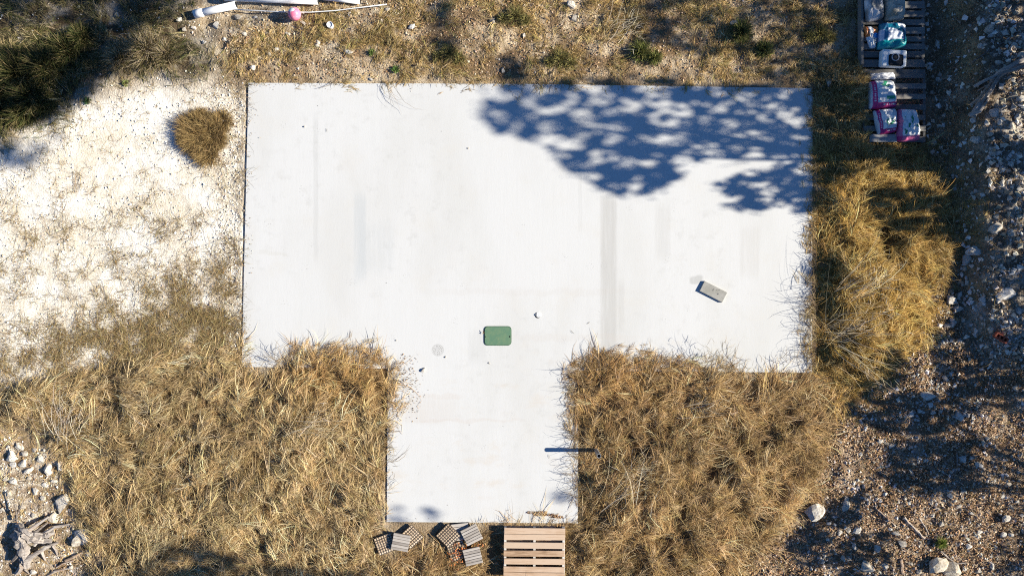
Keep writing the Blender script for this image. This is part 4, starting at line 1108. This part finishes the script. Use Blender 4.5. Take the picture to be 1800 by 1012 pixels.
# ------------------------------------------------------------------ pipes, ball, cup at the top
def pipe(name, label, pts, r, z, bell=None, mat=None, group=None, hollow=True):
    root_p = P(*pts[0], z)
    root = empty(name, tuple(root_p), label, 'pipe', group)
    pp = np.array([P(a, b, z) for a, b in pts]) - root_p
    d0 = pp[1] - pp[0]; d0 /= np.linalg.norm(d0); d1 = pp[-1] - pp[-2]; d1 /= np.linalg.norm(d1)
    acc = Acc(); acc.tube(pp, [r] * len(pp), 16); acc.obj('barrel', mat or M['pvc'], root, True)
    if bell:
        acc = Acc(); acc.tube([pp[0] - d0 * .02, pp[0] + d0 * bell * .85, pp[0] + d0 * bell], [r * 1.18, r * 1.18, r * 1.02], 16); acc.obj('coupling', mat or M['pvc'], root, True)
    if hollow:
        for e, d, rr in ((pp[0], -d0, r * 1.18 if bell else r), (pp[-1], d1, r)):
            acc = Acc(); acc.tube([e + d * (.022 if bell and e is pp[0] else .001), e + d * (.0245 if bell and e is pp[0] else .0035)], [rr * .84] * 2, 14); acc.obj('bore_shade', M['hole_shade'], root)  # black discs on the closed ends paint the shade inside the pipe
    return root
pipe('drain_pipe', 'short white plastic pipe with a collar at its left end', [(344, 25), (415, 9)], .055, .07, .12)
pipe('drain_pipe', 'long white pipe lying along the top edge of the frame', [(395, -4), (480, -1), (559, 2)], .055, .07)
pipe('drain_pipe', 'white pipe end at the top edge right of the long pipe', [(568, -5), (633, 2)], .05, .06)
acc = Acc()
hp = [(408, 17), (450, 19), (500, 21.5), (545, 22), (590, 19), (630, 14), (680, 8)]
acc.tube([P(a, b, .05 + .01 * math.sin(i)) for i, (a, b) in enumerate(hp)], [.0085] * len(hp), 8)
h_ = acc.obj('hose', M['hose'], None, True); tag(h_, 'thin white hose running behind the pink ball', 'hose')
bm = bmesh.new(); bmesh.ops.create_uvsphere(bm, u_segments=32, v_segments=20, radius=.098)
ba = bm_obj('ball', bm, M['ball'], None, True); p = P(517, 24.5, .12); ba.location = (p[0], p[1], .09 + gz(517, 24) * .5 + .03); tag(ba, 'pink ball with a white oval patch beside the white pipes', 'ball')
p = P(580.5, 45, .06)
cu = empty('cup', (p[0], p[1], max(0, gz(580, 45)) - .005), 'small white cup standing in the grass right of the ball', 'cup')
bm = bmesh.new(); ring_tube(bm, .048, .042, 0, .10, 20); bm_obj('wall', bm, M['pvc'], cu)
bm = bmesh.new(); cyl(bm, .043, .043, .05, .085, 20); bm_obj('filling', bm, M['white_box'], cu)

# ------------------------------------------------------------------ brick with three holes
p = P(1754.5, 592.5); zb = gz(1754, 592)
br = bpy.data.objects.new('brick_tmp', None)
bm = bmesh.new()
for yy in (-.033, .033): bm_box(bm, (0, yy, .03), (.20, .022, .06))
for xx in (-.089, -.031, .031, .089): bm_box(bm, (xx, 0, .0297), (.0215, .0445, .0592))
bo = bm_obj('brick', bm, M['brick']); bo.location = (p[0] * .985, p[1] * .985, zb + .005); bo.rotation_euler = (.08, -.05, math.radians(-32))
tag(bo, 'single red brick with three square holes on the shaded stony ground', 'brick')
bpy.data.objects.remove(br)

# ------------------------------------------------------------------ dead wood
def stick(label, pts, r0, r1, name='stick', sub=(), mat='driftwood', cat='stick'):
    z = [gz(a, b) + r0 * .8 for a, b in pts]
    base = P(*pts[0], z[0])
    w = np.array([P(a, b, zz) for (a, b), zz in zip(pts, z)]) - base
    u = np.linspace(0, 1, 10); ti = np.linspace(0, 1, len(w))
    ww = np.stack([np.interp(u, ti, w[:, i]) for i in range(3)], -1) + rng.normal(0, r0 * .18, (10, 3))
    if sub:
        root = empty(name, tuple(base), label, cat)
        acc = Acc(); acc.tube(ww, np.linspace(r0, r1, 10), 8, .35, int(pts[0][0])); acc.obj('main_limb', M[mat], root)
        for sp in sub:
            a = np.array([P(x, y, gz(x, y) + zz) for x, y, zz in sp[0]]) - base
            acc = Acc(); acc.tube(a, np.linspace(sp[1], sp[2], len(a)), 6, .35, int(sp[0][0][0])); acc.obj('splinter', M[mat], root)
        return root
    acc = Acc(); acc.tube(ww, np.linspace(r0, r1, 10), 8, .35, int(pts[0][0]))
    o = acc.obj(name, M[mat]); o.location = tuple(base); tag(o, label, cat); return o
stick('dark broken stick left of the other sticks at lower right', [(1537, 890), (1552, 905), (1573, 924)], .022, .012)
stick('thickest bare stick in the leaf litter at lower right', [(1588, 910), (1603, 925), (1625, 946)], .026, .016)
stick('short thin stick right of the thickest stick', [(1615, 909), (1622, 920), (1632, 936)], .016, .010)
stick('bent stick beside the green tuft near the bottom edge', [(1653, 968), (1668, 981), (1679, 990), (1700, 988)], .018, .009)
stick('upright short stick in the shade at lower right', [(1682, 792), (1683, 818)], .010, .007)
stick('thin pale twig in the pebbles near the right edge', [(1727, 952), (1745, 956), (1756, 948)], .008, .005)
stick('pale forked stub at the bottom edge left of the boulder', [(1584, 982), (1587, 1008)], .022, .03)
stick('splintered grey log lying on the bank at the right edge', [(1708, 205), (1735, 165), (1755, 130), (1812, 100)], .05, .06, 'log', [
    ([(1712, 152, .06), (1730, 142, .10), (1752, 132, .08)], .025, .02), ([(1706, 186, .05), (1722, 172, .09), (1748, 138, .08)], .022, .018), ([(1725, 180, .08), (1740, 160, .13), (1758, 130, .09)], .02, .02),
    ([(1704, 202, .05), (1722, 196, .07), (1738, 172, .08)], .035, .02), ([(1718, 160, .03), (1735, 150, .06), (1750, 140, .06)], .015, .015), ([(1755, 130, .08), (1785, 122, .10), (1812, 112, .1)], .03, .035)], cat='log')
stick('fallen pale branch across the upper part of the right bank', [(1711, 108), (1735, 92), (1775, 68), (1800, 55)], .010, .006)

zs = gz(40, 950)
su = empty('tree_stump', tuple(P(38, 960, zs)), 'weathered grey uprooted stump with bare roots in the bottom left corner', 'stump')
b0 = P(38, 960, zs)
def spts(lst): return np.array([P(x, y, zs + z) for x, y, z in lst]) - b0
acc = Acc()
for i, (l, r) in enumerate(( ([(22, 940, .02), (33, 948, .10), (40, 962, .14), (45, 978, .13), (46, 996, .05)], [.05, .085, .09, .075, .06]), ([(28, 928, .04), (36, 944, .16), (44, 962, .17), (50, 980, .10)], [.03, .05, .055, .03]),
        ([(26, 934, .08), (30, 950, .13), (36, 970, .12), (40, 990, .06)], [.03, .04, .045, .04]), ([(30, 924, .06), (42, 930, .15), (54, 938, .14), (68, 946, .06)], [.05, .06, .055, .03]), ([(40, 940, .16), (56, 948, .15), (74, 952, .10), (92, 950, .06)], [.04, .05, .045, .035]),
        ([(48, 935, .13), (62, 938, .12), (80, 940, .09), (96, 936, .05)], [.03, .04, .045, .03]))):
    u = np.linspace(0, 1, 12); w_ = spts(l); ti = np.linspace(0, 1, len(w_))
    ww = np.stack([np.interp(u, ti, w_[:, j]) for j in range(3)], -1) + rng.normal(0, .008, (12, 3))
    acc.tube(ww, np.interp(u, ti, r) * rng.uniform(.8, 1.15, 12) * .72, 10, .6, 40 + i)
acc.obj('trunk_piece', M['driftwood'], su)
for i, (l, r0, r1) in enumerate(( ([(44, 985, .12), (60, 975, .12), (80, 962, .10), (102, 953, .05)], .05, .02), ([(40, 992, .08), (36, 1000, .04), (30, 1006, .0)], .05, .03),
        ([(72, 966, .10), (76, 976, .06), (80, 984, .01)], .025, .012), ([(92, 958, .08), (98, 966, .05), (101, 976, .01)], .025, .012), ([(40, 940, .14), (60, 925, .10), (85, 908, .06)], .045, .015),
        ([(45, 945, .14), (66, 932, .10), (84, 918, .04)], .04, .015), ([(50, 950, .12), (70, 944, .08), (95, 935, .05)], .05, .03), ([(70, 942, .07), (96, 926, .09), (122, 921, .04)], .03, .01),
        ([(60, 958, .12), (70, 946, .12), (78, 935, .06)], .02, .012), ([(22, 985, .06), (30, 976, .09), (36, 968, .12)], .03, .05), ([(44, 1000, .04), (52, 1008, .02)], .02, .01), ([(115, 985, .03), (130, 978, .05), (145, 970, .02)], .02, .012),
        ([(24, 914, .06), (32, 900, .14), (38, 888, .2), (42, 872, .26)], .012, .004), ([(30, 916, .08), (28, 898, .16), (24, 880, .22)], .010, .004), ([(100, 996, .03), (110, 990, .05), (130, 984, .02)], .015, .01), ([(82, 1012, .02), (95, 1004, .04), (120, 998, .02)], .02, .015))):
    acc = Acc(); acc.tube(spts(l), np.linspace(r0, r1, len(l)), 7, .35, 20 + i); acc.obj('root', M['driftwood'], su)

# ------------------------------------------------------------------ bushes, green plants, stalk sprays
def bush(name, label, px, py, r, h, n, pal, cat='bush', w=None, wid=(.002, .005), up=(.2, 1.5), sub_centres=None, nseg=3):
    z0 = gz(px, py); b = P(px, py, z0)
    root = empty(name, tuple(b), label, cat)
    acc = Acc()
    cs = sub_centres or [(0, 0, 1)]
    for (ox, oy, k) in cs:
        m = int(n * k / sum(c[2] for c in cs))
        a = rng.uniform(0, 6.28, m); e = rng.uniform(*up, m)
        d = rng.random(m) ** .7
        el = np.stack([np.cos(a) * np.cos(e) * r * k * d * .55 + ox * S, np.sin(a) * np.cos(e) * r * k * d * .55 - oy * S, np.sin(e) * h * d * .6], -1)
        ribbons(acc, el, a + rng.normal(0, .75, m), e * .8 + rng.normal(0, .25, m), rng.uniform(.35, .6, m) * r * k, rng.uniform(-.2, .8, m), rng.uniform(*wid, m), tones(m, pal, .25, w), nseg, rng.normal(0, .6, m), False)
    acc.obj('foliage', M['grass'], root)
    acc = Acc()
    for i in range(10):
        a = rng.uniform(0, 6.28); acc.tube([(0, 0, -.02), (math.cos(a) * r * .2, math.sin(a) * r * .2, h * .4), (math.cos(a) * r * .5, math.sin(a) * r * .5, h * .7)], [.008, .006, .003], 5, tone=np.tile([.16, .11, .07], (5 * 3 + 2, 1)))
    acc.obj('stems', M['grass'], root)
    return root
bush('dead_shrub', 'round olive brown dried shrub on the white gravel left of the slab', 362, 240, .44, .15, 12000, [(.34, .235, .10), (.26, .17, .07), (.42, .30, .145), (.18, .12, .05)], 'shrub', up=(.05, .85), sub_centres=[(0, 0, 1), (-22, -14, .85), (30, -26, .62), (2, 30, .7), (-18, 8, .8), (14, -10, .75), (-34, 4, .45), (22, 8, .5), (-6, -32, .5)])
GRN = [(.085, .09, .032), (.055, .065, .024), (.14, .125, .05), (.22, .175, .085), (.04, .05, .02)]
bush('green_brush', 'dark green brush clump at the left edge below the shaded corner', 45, 135, .62, .55, 6500, GRN, sub_centres=[(0, 0, 1), (45, -10, .8), (-30, 30, .8), (20, 40, .7)], wid=(.004, .009))
bush('green_brush', 'olive brush clump against the left edge nearest the white gravel', 15, 195, .5, .42, 4500, GRN, sub_centres=[(0, 0, 1), (35, 5, .8), (70, -8, .6)], wid=(.004, .009))
bush('green_brush', 'olive brush beside the dark gap in the upper left scrub', 125, 95, .42, .38, 3500, GRN, sub_centres=[(0, 0, 1), (25, -25, .7)], wid=(.004, .009))
bush('straw_brush', 'brown straw brush clump in the upper left scrub nearest the slab', 262, 92, .48, .28, 4200, [(.34, .26, .15), (.44, .36, .24), (.24, .18, .09), (.17, .15, .06)], sub_centres=[(0, 0, 1), (-45, 15, .8), (35, 10, .7)], wid=(.004, .008))
bush('green_tuft', 'bright green tuft among pebbles near the bottom right corner', 1653, 953, .13, .10, 500, [(.20, .26, .05), (.28, .32, .08), (.14, .19, .04)], 'grass tuft')
bush('green_weed', 'small bright green weed just above the top slab edge', 696, 124, .10, .07, 160, [(.14, .24, .06), (.2, .3, .09)], 'weed', wid=(.006, .014), nseg=2)
bush('green_weed', 'green weed in the dry grass above the small green weed at the slab', 654, 93, .09, .06, 120, [(.16, .24, .06), (.22, .28, .09)], 'weed', wid=(.006, .012), nseg=2)
bush('green_weed', 'green sprig at the upper edge of the white gravel', 155, 178, .09, .05, 110, [(.08, .16, .06), (.12, .2, .07)], 'weed', wid=(.006, .012), nseg=2)
bush('green_weed', 'pale green weed on gravel below the scrub left of the slab', 221, 147, .08, .05, 100, [(.2, .26, .08), (.28, .3, .1)], 'weed', wid=(.006, .012), nseg=2)
bush('green_brush', 'mossy green clump in the grass above the slab middle', 1125, 92, .26, .14, 1200, [(.16, .18, .05), (.24, .23, .08), (.11, .12, .04)], sub_centres=[(0, 0, 1), (25, 12, .7)], wid=(.004, .008))
bush('green_brush', 'dark olive clump in the shade right of the mossy clump', 1300, 60, .28, .2, 1300, [(.12, .14, .04), (.18, .17, .07), (.08, .09, .035)], sub_centres=[(0, 0, 1), (40, 30, .8)], wid=(.004, .008))

for (lab, qx, qy) in (('olive scrub clump above the top slab edge near its middle', 985, 105), ('olive scrub clump at the top edge left of the arching tuft', 905, 30), ('olive scrub clump in the shade left of the grey pallet', 1440, 60), ('low olive clump between the white cup and the top slab edge', 790, 95)):
    bush('green_brush', lab, qx, qy, .24, .12, 900, [(.22, .20, .07), (.30, .25, .10), (.14, .13, .05)], sub_centres=[(0, 0, 1), (18, 8, .7), (-20, 5, .6)], wid=(.003, .007))

def spray(label, px, py, deg, spread, n, L, pal, e=(.15, .5), wid=(.003, .0065), z=.15, group=None, name='stalk_clump'):
    z0 = max(0.0, float(samp(canopy, np.array([float(px)]), np.array([float(py)]))[0])) * .6 + (0 if on_slab(np.array([px]), np.array([py]))[0] else gz(px, py)) + z * .3
    b = P(px, py, z0); acc = Acc(); a0 = math.radians(deg)
    r0 = np.stack([rng.normal(0, .10, n), rng.normal(0, .10, n), rng.uniform(0, .05, n)], -1)
    ribbons(acc, r0, rng.normal(a0, math.radians(spread), n), rng.uniform(*e, n), rng.uniform(L * .5, L, n), rng.uniform(.2, .7, n), rng.uniform(*wid, n), tones(n, pal), 4, rng.normal(0, .5, n), False)
    m = n * 2        # short side twigs and heads
    a = rng.normal(a0, math.radians(spread), m); d = rng.uniform(.3, .9, m) * L
    rr = np.stack([np.cos(a) * d * .9, np.sin(a) * d * .9, .03 + d * .22], -1)
    ribbons(acc, rr, a + rng.choice([-1, 1], m) * rng.uniform(.3, .9, m), rng.uniform(-.1, .4, m), rng.uniform(.06, .2, m), rng.uniform(.1, .6, m), rng.uniform(.003, .006, m), tones(m, pal), 3, rng.normal(0, .5, m), False)
    o = acc.obj(name, M['grass']); o.location = tuple(b); tag(o, label, 'dry stalks', group); return o
STRAW = [(.62, .52, .36), (.54, .44, .28), (.68, .60, .46), (.46, .36, .21)]
spray('pale straw stalks fanning right from the slab edge over golden grass', 1462, 585, 22, 24, 46, 1.25, STRAW)
spray('pale straw stalks falling toward the lower right beside the slab corner', 1478, 620, -38, 9, 12, 1.05, STRAW)
spray('upper fan of straw stalks rising from the golden strip', 1490, 520, 35, 14, 24, 1.1, STRAW)
spray('straw stalks leaning over the brown mound below the steel post', 1075, 880, 55, 14, 16, 1.1, STRAW)
spray('long straw stalks lying through the middle of the brown mound', 1117, 900, 92, 7, 12, 1.3, STRAW)
spray('bent straw stalks across the upper part of the brown mound', 1200, 720, 12, 14, 14, .9, STRAW)
spray('grey dead stems in the dark hollow of the left grass', 110, 765, 60, 38, 40, .85, [(.42, .36, .29), (.52, .46, .38), (.32, .26, .2)])
spray('long stalks crossing the left grass below the white gravel', 215, 700, -22, 16, 16, .8, STRAW)
spray('leaning straw stalks above the dark shade at the bottom left', 255, 985, 55, 15, 40, 1.0, [(.56, .46, .26), (.48, .38, .2)])
spray('straw stalks lying over the left mound beside the slab stem', 520, 760, 28, 22, 22, .8, STRAW)
spray('dry stems arching over the slab from the left mound', 495, 640, 105, 34, 20, .34, [(.34, .26, .16), (.26, .2, .13)], (.3, .8), (.003, .006))
spray('tall dead weed tuft rising over the slab from the brown mound', 1250, 655, 72, 34, 34, .62, [(.30, .23, .14), (.22, .17, .11), (.4, .32, .2)], (.4, .9), (.003, .006), .3)
spray('pale stalks across the olive brush at the left edge', 95, 165, 160, 18, 30, .95, [(.46, .42, .30), (.36, .34, .22)])
spray('pale twig bundle in the upper left straw scrub', 225, 70, -28, 22, 30, .55, STRAW)
spray('arching straw tuft in the grass above the slab middle', 1082, 62, 25, 25, 24, .45, STRAW)

# wiry stems hanging over the slab edges
def overhang(px, py, deg, n, L, sd=35, pal=((.24, .18, .11), (.18, .13, .09), (.34, .26, .15)), wid=(.003, .006), e=(.1, .9)):
    b = np.array([P(a, c_, .03) for a, c_ in zip(px, py)])
    m = len(b)
    ribbons(ov, b, np.radians(deg) + rng.normal(0, math.radians(sd), m), rng.uniform(*e, m), rng.uniform(L * .4, L, m), rng.uniform(.5, 1.6, m), rng.uniform(*wid, m), tones(m, list(pal)), 4, rng.normal(0, 1.1, m))
ov = Acc()
k = 240; overhang(np.full(k, 1431.) + rng.uniform(0, 6, k), rng.uniform(285, 645, k), 180, k, .26)
k = 110; overhang(np.full(k, 1431.) + rng.uniform(0, 5, k), rng.uniform(500, 640, k), 175, k, .50, 40)
k = 30; overhang(np.full(k, 433.) - rng.uniform(0, 4, k), rng.uniform(148, 200, k), 10, k, .28)
k = 46; overhang(np.full(k, 423.) - rng.uniform(0, 3, k), rng.uniform(400, 640, k), 10, k, .12)
k = 60; overhang(rng.uniform(425, 1430, k), np.full(k, 146.) + 0 * rng.random(k), -90, k, .10)
k = 9; overhang(rng.uniform(676, 700, k), np.full(k, 142.), -75, k, .75, 6, e=(.2, .5))
k = 5; overhang(rng.uniform(590, 600, k), np.full(k, 142.), -140, k, .4, 8, e=(.1, .3))
k = 170; overhang(np.full(k, 1012.) - rng.uniform(-8, 8, k), rng.uniform(650, 880, k), 180, k, .30, 42)
k = 120; overhang(rng.uniform(1010, 1420, k), rng.uniform(628, 652, k), 92, k, .30, 40)
k = 70; overhang(rng.uniform(480, 680, k), rng.uniform(618, 640, k), 92, k, .22, 40)
k = 60; overhang(np.full(k, 685.) + rng.uniform(-6, 6, k), rng.uniform(650, 850, k), 0, k, .22, 40)
tag(ov.obj('wiry_stems', M['grass']), 'wiry dark dead stems hanging over the edges of the slab', 'stems', kind='stuff')
